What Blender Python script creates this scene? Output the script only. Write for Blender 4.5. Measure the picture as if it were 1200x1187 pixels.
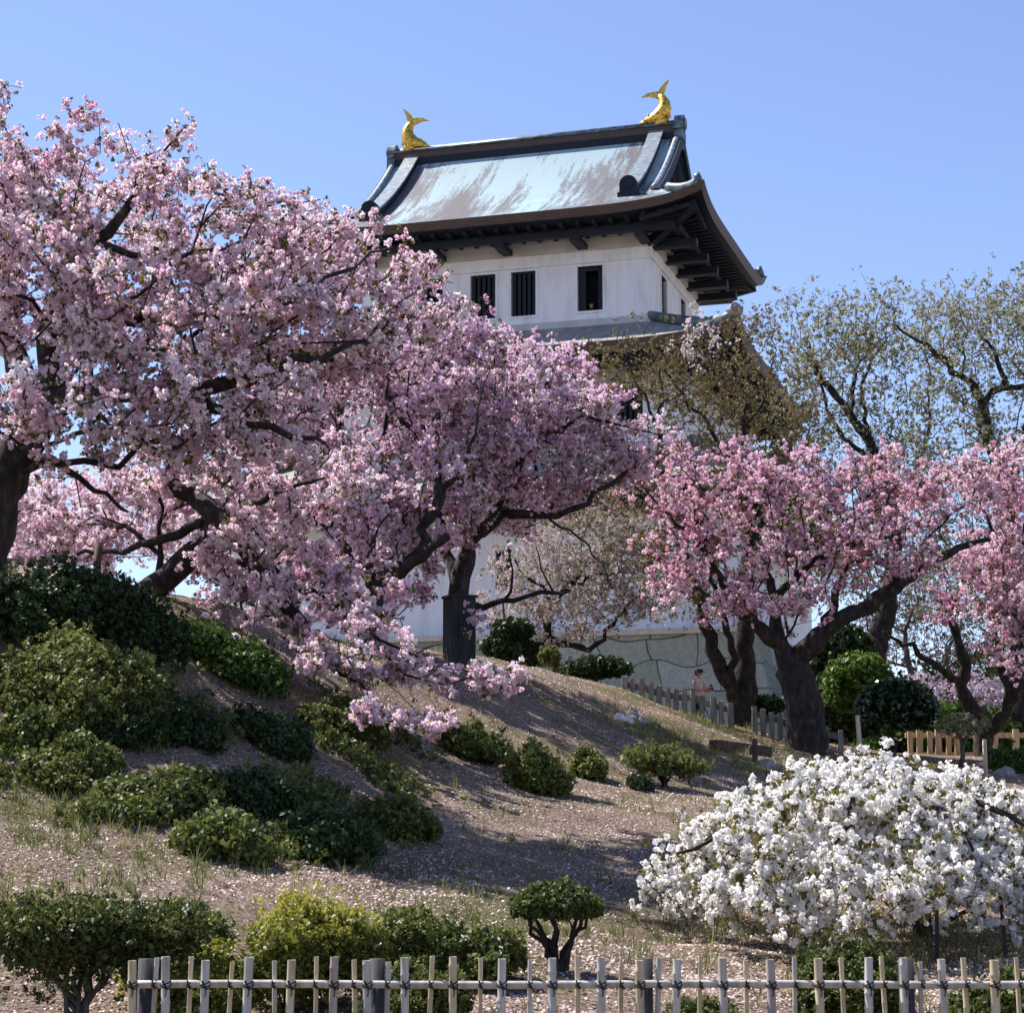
import bpy, math, random
import numpy as np
from mathutils import Vector, Matrix

random.seed(7)
RNG = np.random.default_rng(11)
SC = bpy.context.scene
COL = SC.collection
for _o in list(bpy.data.objects):
    bpy.data.objects.remove(_o)

# ------------------------------------------------------------------ camera
F_PX, HORIZON, EYE = 2400.0, 1000.0, 1.6           # focal length and horizon in pixels of the 1200x1187 photo
PITCH = math.atan((HORIZON - 593.5) / F_PX)
cam_d = bpy.data.cameras.new("camera")
cam = bpy.data.objects.new("camera", cam_d)
COL.objects.link(cam)
cam.location = (0, 0, EYE)
cam.rotation_euler = (math.radians(90) + PITCH, 0, 0)
cam_d.sensor_fit = 'HORIZONTAL'
cam_d.sensor_width = 36
cam_d.lens = 36 * F_PX / 1200
cam_d.clip_start, cam_d.clip_end = 0.1, 3000
SC.camera = cam

# ------------------------------------------------------------------ sky, sun, exposure
SUN_EL, SUN_AZ = math.radians(54), math.radians(-59)   # azimuth from +Y (view direction), positive to the right
SUN_STRENGTH, SKY_STRENGTH, EXPOSURE = 5.0, 0.105, 0.95
w = bpy.data.worlds.new("World")
SC.world = w
w.use_nodes = True
nt = w.node_tree
bg = nt.nodes["Background"]
sky = nt.nodes.new("ShaderNodeTexSky")
sky.sky_type = 'NISHITA'
sky.sun_disc = False
sky.sun_elevation = SUN_EL
sky.sun_rotation = SUN_AZ
sky.altitude = 50
sky.air_density = 1.0
sky.dust_density = 0.1
sky.ozone_density = 6.0
tintn = nt.nodes.new("ShaderNodeMix")
tintn.data_type = 'RGBA'; tintn.blend_type = 'MULTIPLY'; tintn.inputs[0].default_value = 1
tintn.inputs[7].default_value = (1.14, 0.955, 0.97, 1)              # the faintly violet blue of that day's sky
nt.links.new(sky.outputs[0], tintn.inputs[6])
nt.links.new(tintn.outputs[2], bg.inputs[0])
bg.inputs[1].default_value = SKY_STRENGTH
sun_d = bpy.data.lights.new("sun", 'SUN')
sun_d.energy = SUN_STRENGTH
sun_d.angle = math.radians(0.5)
sun_d.color = (1.0, 0.95, 0.88)
sun = bpy.data.objects.new("sun", sun_d)
COL.objects.link(sun)
SUN_DIR = Vector((math.cos(SUN_EL) * math.sin(SUN_AZ), math.cos(SUN_EL) * math.cos(SUN_AZ), math.sin(SUN_EL)))
sun.rotation_euler = SUN_DIR.to_track_quat('Z', 'Y').to_euler()
vs = SC.view_settings
vs.view_transform = 'Standard'
vs.look = 'None'
vs.exposure = EXPOSURE
vs.gamma = 1
SC.cycles.max_bounces = 7
SC.cycles.diffuse_bounces = 3
SC.cycles.transmission_bounces = 4
SC.cycles.transparent_max_bounces = 6

# ------------------------------------------------------------------ small helpers
def ray(px, py):
    x = (px - 600) / F_PX
    y = (593.5 - py) / F_PX
    return np.array([x, math.cos(PITCH) - math.sin(PITCH) * y, math.sin(PITCH) + math.cos(PITCH) * y])

def at(px, py, Y):
    r = ray(px, py)
    return np.array([0, 0, EYE]) + r * (Y / r[1])

def tag(o, label=None, cat=None, group=None, kind=None):
    if label: o["label"] = label
    if cat: o["category"] = cat
    if group: o["group"] = group
    if kind: o["kind"] = kind
    return o

def empty(name, loc=(0, 0, 0), rz=0.0, **kw):
    o = bpy.data.objects.new(name, None)
    o.empty_display_size = 0.3
    COL.objects.link(o)
    o.location = loc
    o.rotation_euler = (0, 0, rz)
    return tag(o, **kw)

def link(name, me, mat, parent=None, smooth=False):
    if mat is not None:
        for m in (mat if isinstance(mat, (list, tuple)) else [mat]):
            me.materials.append(m)
    if smooth:
        me.polygons.foreach_set("use_smooth", np.ones(len(me.polygons), dtype=bool))
    o = bpy.data.objects.new(name, me)
    COL.objects.link(o)
    if parent is not None:
        o.parent = parent
    return o

def np_mesh(name, verts, faces, tint=None):
    """verts (n,3), faces (m,k) of one size k, tint: one float per face"""
    verts = np.asarray(verts, dtype=np.float32)
    faces = np.asarray(faces, dtype=np.int32)
    me = bpy.data.meshes.new(name)
    m, k = faces.shape
    me.vertices.add(len(verts))
    me.vertices.foreach_set("co", verts.ravel())
    me.loops.add(m * k)
    me.loops.foreach_set("vertex_index", faces.ravel())
    me.polygons.add(m)
    me.polygons.foreach_set("loop_start", np.arange(m, dtype=np.int32) * k)
    me.polygons.foreach_set("loop_total", np.full(m, k, dtype=np.int32))
    if tint is not None:
        a = me.attributes.new("tint", 'FLOAT', 'FACE')
        a.data.foreach_set("value", np.asarray(tint, dtype=np.float32))
    me.update(calc_edges=True)
    return me

class MB:
    """collects simple shapes into one mesh"""
    def __init__(self):
        self.v, self.f = [], []
    def add(self, vs, fs):
        b = len(self.v)
        self.v += [tuple(p) for p in vs]
        self.f += [tuple(i + b for i in q) for q in fs]
        return self
    def box(self, x0, x1, y0, y1, z0, z1):
        return self.hexa([(x0, y0, z0), (x1, y0, z0), (x1, y1, z0), (x0, y1, z0),
                          (x0, y0, z1), (x1, y0, z1), (x1, y1, z1), (x0, y1, z1)])
    def hexa(self, p):
        return self.add(p, [(0, 3, 2, 1), (4, 5, 6, 7), (0, 1, 5, 4), (1, 2, 6, 5), (2, 3, 7, 6), (3, 0, 4, 7)])
    def beam(self, a, b, wd, ht):
        a, b = Vector(a), Vector(b)
        d = (b - a).normalized()
        s = d.cross(Vector((0, 0, 1)))
        s = s.normalized() if s.length > 1e-4 else Vector((1, 0, 0))
        t = s.cross(d).normalized()
        s, t = s * (wd / 2), t * (ht / 2)
        return self.hexa([a - s - t, a + s - t, b + s - t, b - s - t, a - s + t, a + s + t, b + s + t, b - s + t])
    def tube(self, pts, rad, n=8, cap=True):
        pts = [Vector(p) for p in pts]
        rad = list(rad) if hasattr(rad, '__len__') else [rad] * len(pts)
        b = len(self.v)
        x = None
        for i, p in enumerate(pts):
            d = (pts[min(i + 1, len(pts) - 1)] - pts[max(i - 1, 0)]).normalized()
            if x is None:
                x = d.orthogonal().normalized()
            x = (x - d * x.dot(d)).normalized()
            y = d.cross(x)
            for k in range(n):
                a = 2 * math.pi * k / n
                self.v.append(tuple(p + (x * math.cos(a) + y * math.sin(a)) * rad[i]))
        for i in range(len(pts) - 1):
            for k in range(n):
                k2 = (k + 1) % n
                self.f.append((b + i * n + k, b + i * n + k2, b + (i + 1) * n + k2, b + (i + 1) * n + k))
        if cap:
            self.f.append(tuple(b + k for k in range(n))[::-1])
            self.f.append(tuple(b + (len(pts) - 1) * n + k for k in range(n)))
        return self
    def prism(self, outline, y0, y1):
        """outline in x,z extruded along y"""
        n = len(outline)
        vs = [(x, y0, z) for x, z in outline] + [(x, y1, z) for x, z in outline]
        fs = [tuple(range(n)), tuple(range(2 * n - 1, n - 1, -1))]
        fs += [(i, i + n, (i + 1) % n + n, (i + 1) % n) for i in range(n)]
        return self.add(vs, fs)
    def grid(self, rows):
        """rows of equal length of points"""
        n = len(rows[0])
        vs = [p for r in rows for p in r]
        fs = [(i * n + j, i * n + j + 1, (i + 1) * n + j + 1, (i + 1) * n + j)
              for i in range(len(rows) - 1) for j in range(n - 1)]
        return self.add(vs, fs)
    def build(self, name, mat, parent=None, smooth=False):
        me = bpy.data.meshes.new(name)
        me.from_pydata(self.v, [], self.f)
        me.update()
        return link(name, me, mat, parent, smooth)

# ------------------------------------------------------------------ materials
def new_mat(name):
    m = bpy.data.materials.new(name)
    m.use_nodes = True
    n = m.node_tree.nodes
    return m, n, m.node_tree.links, n["Principled BSDF"]

def ramp(n, stops):
    r = n.new("ShaderNodeValToRGB")
    e = r.color_ramp.elements
    e[0].position, e[0].color = stops[0][0], (*stops[0][1], 1)
    e[1].position, e[1].color = stops[-1][0], (*stops[-1][1], 1)
    for p, c in stops[1:-1]:
        x = e.new(p)
        x.color = (*c, 1)
    return r

def noise(n, l, scale, detail=4, coord=None, stretch=None, rough=0.55, kind='Object'):
    tc = n.new("ShaderNodeTexCoord")
    src = tc.outputs[kind]
    if stretch:
        mp = n.new("ShaderNodeMapping")
        mp.inputs["Scale"].default_value = stretch
        l.new(src, mp.inputs[0])
        src = mp.outputs[0]
    t = n.new("ShaderNodeTexNoise")
    t.inputs["Scale"].default_value = scale
    t.inputs["Detail"].default_value = detail
    t.inputs["Roughness"].default_value = rough
    l.new(src, t.inputs["Vector"])
    return t

def bump(n, l, b, src, strength, dist):
    x = n.new("ShaderNodeBump")
    x.inputs["Strength"].default_value = strength
    x.inputs["Distance"].default_value = dist
    l.new(src, x.inputs["Height"])
    l.new(x.outputs[0], b.inputs["Normal"])
    return x

def mat_noise(name, stops, scale, rough=0.8, detail=5, stretch=None, bmp=0.0, bdist=0.02, metal=0.0, spec=0.3):
    m, n, l, b = new_mat(name)
    t = noise(n, l, scale, detail, stretch=stretch)
    r = ramp(n, stops)
    l.new(t.outputs["Fac"], r.inputs[0])
    l.new(r.outputs[0], b.inputs["Base Color"])
    b.inputs["Roughness"].default_value = rough
    b.inputs["Metallic"].default_value = metal
    b.inputs["Specular IOR Level"].default_value = spec
    if bmp:
        bump(n, l, b, t.outputs["Fac"], bmp, bdist)
    return m

def mat_leaf(name, stops, transl=0.35, rough=0.55, spec=0.3):
    """petals or leaves: colour by the face's own tint, part of the light passes through"""
    m, n, l, b = new_mat(name)
    a = n.new("ShaderNodeAttribute")
    a.attribute_name = "tint"
    r = ramp(n, stops)
    l.new(a.outputs["Fac"], r.inputs[0])
    l.new(r.outputs[0], b.inputs["Base Color"])
    b.inputs["Roughness"].default_value = rough
    b.inputs["Specular IOR Level"].default_value = spec
    tr = n.new("ShaderNodeBsdfTranslucent")
    l.new(r.outputs[0], tr.inputs[0])
    mx = n.new("ShaderNodeMixShader")
    mx.inputs[0].default_value = transl
    l.new(b.outputs[0], mx.inputs[1])
    l.new(tr.outputs[0], mx.inputs[2])
    l.new(mx.outputs[0], n["Material Output"].inputs[0])
    return m

M = {}
M['bark'] = mat_noise("cherry_bark", [(0.3, (0.011, 0.009, 0.008)), (0.55, (0.033, 0.027, 0.024)), (0.75, (0.085, 0.073, 0.065))], 9, 0.9, 6, (1, 1, .5), 0.6, 0.03)
M['bark_grey'] = mat_noise("grey_bark", [(0.3, (0.05, 0.042, 0.036)), (0.6, (0.13, 0.115, 0.1)), (0.8, (0.24, 0.22, 0.2))], 12, 0.9, 6, (1, 1, .5), 0.5, 0.02)
M['pink'] = mat_leaf("pale_pink_petals", [(0, (0.74, 0.45, 0.57)), (0.3, (0.87, 0.66, 0.75)), (0.75, (0.92, 0.79, 0.85)), (1, (0.95, 0.92, 0.93))], 0.45)
M['lilac'] = mat_leaf("lilac_pink_petals", [(0, (0.74, 0.44, 0.60)), (0.3, (0.86, 0.63, 0.77)), (0.75, (0.92, 0.78, 0.87)), (1, (0.95, 0.91, 0.94))], 0.45)
M['rose'] = mat_leaf("rose_pink_petals", [(0, (0.74, 0.37, 0.51)), (0.3, (0.86, 0.56, 0.69)), (0.75, (0.91, 0.71, 0.81)), (1, (0.95, 0.89, 0.91))], 0.43)
M['blush'] = mat_leaf("blush_white_petals", [(0, (0.62, 0.46, 0.48)), (0.5, (0.78, 0.68, 0.69)), (1, (0.88, 0.84, 0.84))], 0.42)
M['white'] = mat_leaf("white_petals", [(0, (0.80, 0.75, 0.70)), (0.4, (0.89, 0.865, 0.83)), (1, (0.93, 0.915, 0.89))], 0.42)
M['bronze_leaf'] = mat_leaf("bronze_green_young_leaves", [(0, (0.10, 0.06, 0.025)), (0.5, (0.13, 0.11, 0.03)), (1, (0.22, 0.20, 0.055))], 0.4)
M['brown_leaf'] = mat_leaf("brown_olive_young_leaves", [(0, (0.125, 0.07, 0.042)), (0.5, (0.155, 0.12, 0.05)), (1, (0.21, 0.19, 0.075))], 0.42)
M['sage_leaf'] = mat_leaf("pale_sage_young_leaves", [(0, (0.16, 0.145, 0.065)), (0.5, (0.245, 0.24, 0.115)), (1, (0.48, 0.47, 0.38))], 0.42)
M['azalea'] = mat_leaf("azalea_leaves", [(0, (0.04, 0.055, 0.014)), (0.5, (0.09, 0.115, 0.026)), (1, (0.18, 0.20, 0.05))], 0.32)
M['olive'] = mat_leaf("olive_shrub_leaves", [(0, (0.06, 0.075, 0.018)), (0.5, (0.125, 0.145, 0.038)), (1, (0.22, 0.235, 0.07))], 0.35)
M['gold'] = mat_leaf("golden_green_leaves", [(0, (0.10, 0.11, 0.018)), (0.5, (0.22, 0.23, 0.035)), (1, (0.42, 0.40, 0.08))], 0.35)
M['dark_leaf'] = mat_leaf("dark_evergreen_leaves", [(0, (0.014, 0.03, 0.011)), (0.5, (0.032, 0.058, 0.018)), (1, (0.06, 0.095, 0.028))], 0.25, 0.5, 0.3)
M['fresh'] = mat_leaf("fresh_green_leaves", [(0, (0.04, 0.085, 0.015)), (0.5, (0.09, 0.16, 0.025)), (1, (0.17, 0.26, 0.05))], 0.35)
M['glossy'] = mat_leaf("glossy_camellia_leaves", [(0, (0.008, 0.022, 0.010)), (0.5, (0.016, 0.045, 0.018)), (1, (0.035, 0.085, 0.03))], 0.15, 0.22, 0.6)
M['twiggy'] = mat_leaf("reddish_buds", [(0, (0.12, 0.06, 0.05)), (0.5, (0.18, 0.11, 0.08)), (1, (0.25, 0.18, 0.12))], 0.35)
M['plaster'] = mat_noise("white_plaster", [(0.25, (0.60, 0.60, 0.61)), (0.42, (0.76, 0.765, 0.78)), (0.55, (0.83, 0.835, 0.85)), (0.8, (0.85, 0.855, 0.87))], 1.6, 0.85, 8, (1.6, 1.6, .35), 0.15, 0.02)
M['plaster_grey'] = mat_noise("grey_flashing_and_eave_shade", [(0.25, (0.42, 0.42, 0.42)), (0.6, (0.56, 0.56, 0.56)), (0.8, (0.64, 0.64, 0.65))], 1.6, 0.85, 8, (1, 1, .4))  # flashing's own grey; on the wall bands it paints the eaves' shade
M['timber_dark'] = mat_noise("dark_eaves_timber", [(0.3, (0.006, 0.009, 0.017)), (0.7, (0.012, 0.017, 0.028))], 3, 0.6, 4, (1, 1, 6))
M['verdigris'] = mat_noise("verdigris_copper", [(0.3, (0.035, 0.045, 0.05)), (0.5, (0.09, 0.12, 0.13)), (0.75, (0.22, 0.33, 0.34))], 2.5, 0.45, 6, None, 0.1, 0.01, 0.3)
M['fascia'] = mat_noise("brown_copper_edge", [(0.3, (0.055, 0.036, 0.032)), (0.7, (0.105, 0.075, 0.066))], 2, 0.55, 5, (1, 1, 14), 0.5, 0.02)
M['gold_metal'] = mat_noise("gilded_bronze", [(0.35, (0.42, 0.22, 0.03)), (0.55, (0.80, 0.50, 0.08)), (0.8, (0.92, 0.66, 0.16))], 9, 0.38, 4, None, 0.6, 0.03, 0.85, 0.5)
M['stone'] = None
M['bamboo'] = mat_noise("weathered_bamboo", [(0.3, (0.30, 0.27, 0.23)), (0.55, (0.46, 0.43, 0.38)), (0.8, (0.60, 0.56, 0.50))], 6, 0.5, 5, (3, 3, .6), 0.1, 0.005)
M['bamboo_tan'] = mat_noise("tan_bamboo", [(0.3, (0.36, 0.28, 0.17)), (0.55, (0.52, 0.42, 0.28)), (0.8, (0.62, 0.52, 0.38))], 6, 0.5, 5, (3, 3, .6), 0.1, 0.005)
M['bamboo_brown'] = mat_noise("brown_bamboo", [(0.3, (0.26, 0.20, 0.17)), (0.55, (0.40, 0.32, 0.28)), (0.8, (0.52, 0.44, 0.40))], 6, 0.5, 5, (3, 3, .6), 0.1, 0.005)
M['cord'] = mat_noise("black_hemp_cord", [(0.3, (0.012, 0.01, 0.009)), (0.7, (0.04, 0.035, 0.03))], 40, 0.95)
M['post_dark'] = mat_noise("dark_post_wood", [(0.3, (0.03, 0.03, 0.032)), (0.7, (0.085, 0.085, 0.09))], 5, 0.85, 5, (3, 3, .4))
M['box_wood'] = mat_noise("near_black_box_boards", [(0.3, (0.014, 0.015, 0.018)), (0.7, (0.034, 0.036, 0.042))], 5, 0.8, 5, (3, 3, .4))
M['post_grey'] = mat_noise("weathered_grey_wood", [(0.3, (0.10, 0.10, 0.09)), (0.55, (0.22, 0.215, 0.195)), (0.8, (0.34, 0.33, 0.30))], 5, 0.9, 6, (3, 3, .4), 0.3, 0.01)
M['cedar'] = mat_noise("orange_cedar", [(0.3, (0.46, 0.30, 0.16)), (0.7, (0.68, 0.49, 0.29))], 4, 0.7, 5, (4, 4, .5))
M['log'] = mat_noise("brown_board", [(0.3, (0.05, 0.026, 0.018)), (0.7, (0.10, 0.06, 0.042))], 5, 0.8, 5, (.5, 3, 3))
M['rock'] = mat_noise("grey_rock", [(0.3, (0.13, 0.13, 0.13)), (0.7, (0.33, 0.33, 0.33))], 5, 0.9, 6, None, 0.5, 0.03)
M['white_rock'] = mat_noise("white_rock", [(0.3, (0.45, 0.45, 0.45)), (0.7, (0.80, 0.80, 0.80))], 5, 0.8, 6, None, 0.4, 0.03)
M['skin'] = mat_noise("skin", [(0.3, (0.50, 0.30, 0.22)), (0.7, (0.58, 0.36, 0.27))], 8, 0.55)
M['hair'] = mat_noise("black_hair", [(0.3, (0.012, 0.01, 0.01)), (0.7, (0.03, 0.024, 0.022))], 20, 0.5)
M['cloth_black'] = mat_noise("black_cloth", [(0.3, (0.012, 0.012, 0.014)), (0.7, (0.03, 0.03, 0.034))], 12, 0.9)
M['cloth_beige'] = mat_noise("peach_cloth", [(0.3, (0.60, 0.50, 0.41)), (0.7, (0.74, 0.64, 0.54))], 12, 0.9)
M['interior'] = mat_noise("dark_interior", [(0.3, (0.006, 0.007, 0.011)), (0.7, (0.014, 0.016, 0.022))], 2, 0.9)
M['sill'] = mat_noise("cream_stone_coping", [(0.3, (0.50, 0.43, 0.34)), (0.7, (0.66, 0.58, 0.48))], 3, 0.85)

def make_copper():
    m, n, l, b = new_mat("patinated_copper_roof")
    big = noise(n, l, 0.5, 2, stretch=(1.2, .3, .3), rough=0.4)
    str_ = noise(n, l, 2.6, 7, stretch=(1.7, .22, .22), rough=0.6)
    fine = noise(n, l, 14, 4, stretch=(1, .6, .6), rough=0.7)
    mx = n.new("ShaderNodeMath"); mx.operation = 'MULTIPLY_ADD'
    mx.inputs[1].default_value = 0.62
    l.new(str_.outputs["Fac"], mx.inputs[0]); 
    m2 = n.new("ShaderNodeMath"); m2.operation = 'MULTIPLY'; m2.inputs[1].default_value = 0.75
    l.new(big.outputs["Fac"], m2.inputs[0]); l.new(m2.outputs[0], mx.inputs[2])
    m3 = n.new("ShaderNodeMath"); m3.operation = 'MULTIPLY_ADD'; m3.inputs[1].default_value = 0.42
    l.new(fine.outputs["Fac"], m3.inputs[0]); l.new(mx.outputs[0], m3.inputs[2])
    # rain-washed upper part carries more verdigris: object height
    tc = n.new("ShaderNodeTexCoord"); sp = n.new("ShaderNodeSeparateXYZ")
    l.new(tc.outputs["Object"], sp.inputs[0])
    m4 = n.new("ShaderNodeMath"); m4.operation = 'MULTIPLY_ADD'; m4.inputs[1].default_value = 0.032; 
    l.new(sp.outputs["Z"], m4.inputs[0]); l.new(m3.outputs[0], m4.inputs[2])
    r = ramp(n, [(0.80, (0.095, 0.088, 0.1)), (0.90, (0.13, 0.137, 0.157)), (0.955, (0.185, 0.24, 0.275)), (0.995, (0.28, 0.395, 0.44))])
    off = n.new("ShaderNodeMath"); off.operation = 'ADD'; off.inputs[1].default_value = -0.12
    l.new(m4.outputs[0], off.inputs[0])
    l.new(off.outputs[0], r.inputs[0])
    l.new(r.outputs[0], b.inputs["Base Color"])
    b.inputs["Roughness"].default_value = 0.62
    b.inputs["Metallic"].default_value = 0.0
    b.inputs["Specular IOR Level"].default_value = 0.25
    # sheet courses: thin steps across the slope
    wv = n.new("ShaderNodeTexWave"); wv.wave_type = 'BANDS'; wv.bands_direction = 'Z'; wv.wave_profile = 'SAW'
    wv.inputs["Scale"].default_value = 1.6; wv.inputs["Distortion"].default_value = 0.15
    l.new(tc.outputs["Object"], wv.inputs["Vector"])
    bump(n, l, b, wv.outputs["Fac"], 0.9, 0.05)
    return m
M['copper'] = make_copper()

def make_stone():
    m, n, l, b = new_mat("green_tuff_blocks")
    tc = n.new("ShaderNodeTexCoord")
    sp = n.new("ShaderNodeSeparateXYZ"); l.new(tc.outputs["Object"], sp.inputs[0])
    sm = n.new("ShaderNodeMath"); sm.operation = 'ADD'; l.new(sp.outputs[0], sm.inputs[0]); l.new(sp.outputs[1], sm.inputs[1])
    cb = n.new("ShaderNodeCombineXYZ"); l.new(sm.outputs[0], cb.inputs[0]); l.new(sp.outputs[2], cb.inputs[1])
    wob = n.new("ShaderNodeTexNoise"); wob.inputs["Scale"].default_value = 0.55; wob.inputs["Detail"].default_value = 0.5
    l.new(tc.outputs["Object"], wob.inputs["Vector"])
    wm = n.new("ShaderNodeVectorMath"); wm.operation = 'SCALE'; wm.inputs["Scale"].default_value = 1.5
    l.new(wob.outputs["Color"], wm.inputs[0])
    va = n.new("ShaderNodeVectorMath"); va.operation = 'ADD'
    l.new(cb.outputs[0], va.inputs[0]); l.new(wm.outputs[0], va.inputs[1])
    bk = n.new("ShaderNodeTexBrick"); bk.offset = 0.43; bk.squash = 1.35; bk.squash_frequency = 2
    bk.inputs["Scale"].default_value = 1.0; bk.inputs["Brick Width"].default_value = 1.65; bk.inputs["Row Height"].default_value = 0.98
    bk.inputs["Mortar Size"].default_value = 0.026; bk.inputs["Mortar Smooth"].default_value = 0.3
    bk.inputs["Color1"].default_value = (0, 0, 0, 1); bk.inputs["Color2"].default_value = (1, 1, 1, 1)
    l.new(va.outputs[0], bk.inputs["Vector"])
    r = ramp(n, [(0.0, (1, 1, 1)), (0.6, (0.6, 0.6, 0.58)), (1.0, (0.36, 0.36, 0.34))])
    l.new(bk.outputs["Fac"], r.inputs[0])
    c = ramp(n, [(0, (0.30, 0.32, 0.225)), (0.5, (0.37, 0.385, 0.285)), (1, (0.44, 0.445, 0.36))])
    l.new(bk.outputs["Color"], c.inputs[0])
    t = noise(n, l, 7, 8, rough=0.7)
    c2 = ramp(n, [(0.3, (0.65, 0.65, 0.65)), (0.6, (1, 1, 1))])
    l.new(t.outputs["Fac"], c2.inputs[0])
    x = n.new("ShaderNodeMix"); x.data_type = 'RGBA'; x.blend_type = 'MULTIPLY'; x.inputs[0].default_value = 1
    l.new(c.outputs[0], x.inputs[6]); l.new(c2.outputs[0], x.inputs[7])
    y = n.new("ShaderNodeMix"); y.data_type = 'RGBA'; y.blend_type = 'MULTIPLY'; y.inputs[0].default_value = 1
    l.new(x.outputs[2], y.inputs[6]); l.new(r.outputs[0], y.inputs[7])
    l.new(y.outputs[2], b.inputs["Base Color"])
    b.inputs["Roughness"].default_value = 0.9
    ad = n.new("ShaderNodeMath"); ad.operation = 'MULTIPLY_ADD'; ad.inputs[1].default_value = 0.25
    l.new(t.outputs["Fac"], ad.inputs[0]); l.new(r.outputs[0], ad.inputs[2])
    bump(n, l, b, ad.outputs[0], 0.6, 0.06)
    return m
M['stone'] = make_stone()

def make_ground():
    m, n, l, b = new_mat("petal_strewn_dry_grass")
    f = noise(n, l, 26, 5, rough=0.75)
    g = noise(n, l, 55, 3, rough=0.7)
    big = noise(n, l, 0.55, 4)
    mid = noise(n, l, 1.7, 6, rough=0.65)
    r1 = ramp(n, [(0.32, (0.035, 0.026, 0.017)), (0.43, (0.14, 0.098, 0.062)), (0.51, (0.30, 0.225, 0.18)), (0.59, (0.45, 0.345, 0.30)), (0.68, (0.62, 0.50, 0.48))])
    l.new(f.outputs["Fac"], r1.inputs[0])
    r2 = ramp(n, [(0.32, (0.045, 0.05, 0.018)), (0.5, (0.13, 0.12, 0.05)), (0.65, (0.27, 0.22, 0.12))])
    l.new(g.outputs["Fac"], r2.inputs[0])
    k = n.new("ShaderNodeMath"); k.operation = 'MULTIPLY_ADD'; k.inputs[1].default_value = 0.5
    l.new(mid.outputs["Fac"], k.inputs[0]); l.new(big.outputs["Fac"], k.inputs[2])
    r3 = ramp(n, [(0.68, (0, 0, 0)), (0.86, (0.85, 0.85, 0.85))])
    l.new(k.outputs[0], r3.inputs[0])
    x = n.new("ShaderNodeMix"); x.data_type = 'RGBA'
    l.new(r3.outputs[0], x.inputs[0]); l.new(r1.outputs[0], x.inputs[6]); l.new(r2.outputs[0], x.inputs[7])
    soil = noise(n, l, 1.1, 7, rough=0.7)
    r4 = ramp(n, [(0.42, (0.76, 0.74, 0.73)), (0.56, (1.0, 1.0, 1.0))])
    l.new(soil.outputs["Fac"], r4.inputs[0])
    xs = n.new("ShaderNodeMix"); xs.data_type = 'RGBA'; xs.blend_type = 'MULTIPLY'; xs.inputs[0].default_value = 1
    l.new(x.outputs[2], xs.inputs[6]); l.new(r4.outputs[0], xs.inputs[7])
    l.new(xs.outputs[2], b.inputs["Base Color"])
    b.inputs["Roughness"].default_value = 0.95
    b.inputs["Specular IOR Level"].default_value = 0.1
    bump(n, l, b, f.outputs["Fac"], 0.9, 0.06)
    return m
M['ground'] = make_ground()
M['litter'] = mat_leaf("fallen_petals_and_dry_leaves", [(0, (0.08, 0.05, 0.028)), (0.3, (0.26, 0.18, 0.12)), (0.55, (0.40, 0.295, 0.22)), (0.7, (0.58, 0.42, 0.40)), (1, (0.80, 0.68, 0.66))], 0.2)
M['grass'] = mat_leaf("grass_blades", [(0, (0.07, 0.09, 0.02)), (0.5, (0.14, 0.17, 0.04)), (1, (0.34, 0.30, 0.14))], 0.35)

# ------------------------------------------------------------------ terrain
CTRL = []
for px, py, Y in [(-300, 1187, 15.5), (0, 1187, 15.5), (300, 1187, 15.5), (600, 1187, 15.5), (900, 1187, 15.5), (1200, 1187, 15.5), (1500, 1187, 15.5),
                  (-200, 1050, 19), (0, 1050, 19), (0, 900, 23.5), (0, 780, 25.2), (-20, 700, 27), (100, 700, 28), (-200, 700, 27),
                  (300, 1060, 19), (300, 930, 24), (300, 820, 28), (220, 720, 31.5), (330, 735, 33.5),
                  (500, 1080, 19.5), (480, 950, 26), (480, 850, 32.5), (440, 765, 38), (540, 772, 41),
                  (700, 1080, 21), (680, 950, 28), (640, 860, 36), (650, 790, 44), (740, 812, 47),
                  (900, 1100, 20.5), (850, 960, 31), (800, 880, 40), (870, 866, 45.5),
                  (1100, 1100, 20.5), (1080, 960, 33), (1000, 884, 46), (1150, 895, 47), (1350, 960, 33), (1350, 890, 48)]:
    CTRL.append(at(px, py, Y))
CTRL += [np.array(p) for p in [(-30, 0, 0), (0, 0, 0), (30, 0, 0), (-30, -30, 0), (30, -30, 0), (-40, 15, .3), (40, 15, .3), (-40, 35, 6.5), (40, 40, 4.2),
                               (-9, 38, 6.0), (-6, 46, 5.6), (0, 52, 5.2), (4, 54, 4.75), (8, 55, 4.3), (14, 56, 4.2), (-12, 60, 5.4), (5, 62, 4.9), (20, 62, 4.3),
                               (-40, 80, 5), (0, 90, 5), (40, 80, 4.5), (-40, 130, 5), (0, 130, 5), (40, 130, 5), (-15, 30, 5.6), (-14, 36, 6.0)]]
CTRL = np.array(CTRL)
def _phi(r2):
    return np.where(r2 > 1e-12, 0.5 * r2 * np.log(np.maximum(r2, 1e-12)), 0)
_n = len(CTRL)
_d2 = ((CTRL[:, None, :2] - CTRL[None, :, :2]) ** 2).sum(-1)
_A = np.zeros((_n + 3, _n + 3))
_A[:_n, :_n] = _phi(_d2) + np.eye(_n) * 0.6
_A[:_n, _n] = 1; _A[:_n, _n + 1:] = CTRL[:, :2]; _A[_n:, :_n] = _A[:_n, _n:].T
_W = np.linalg.solve(_A, np.concatenate([CTRL[:, 2], [0, 0, 0]]))
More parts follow.
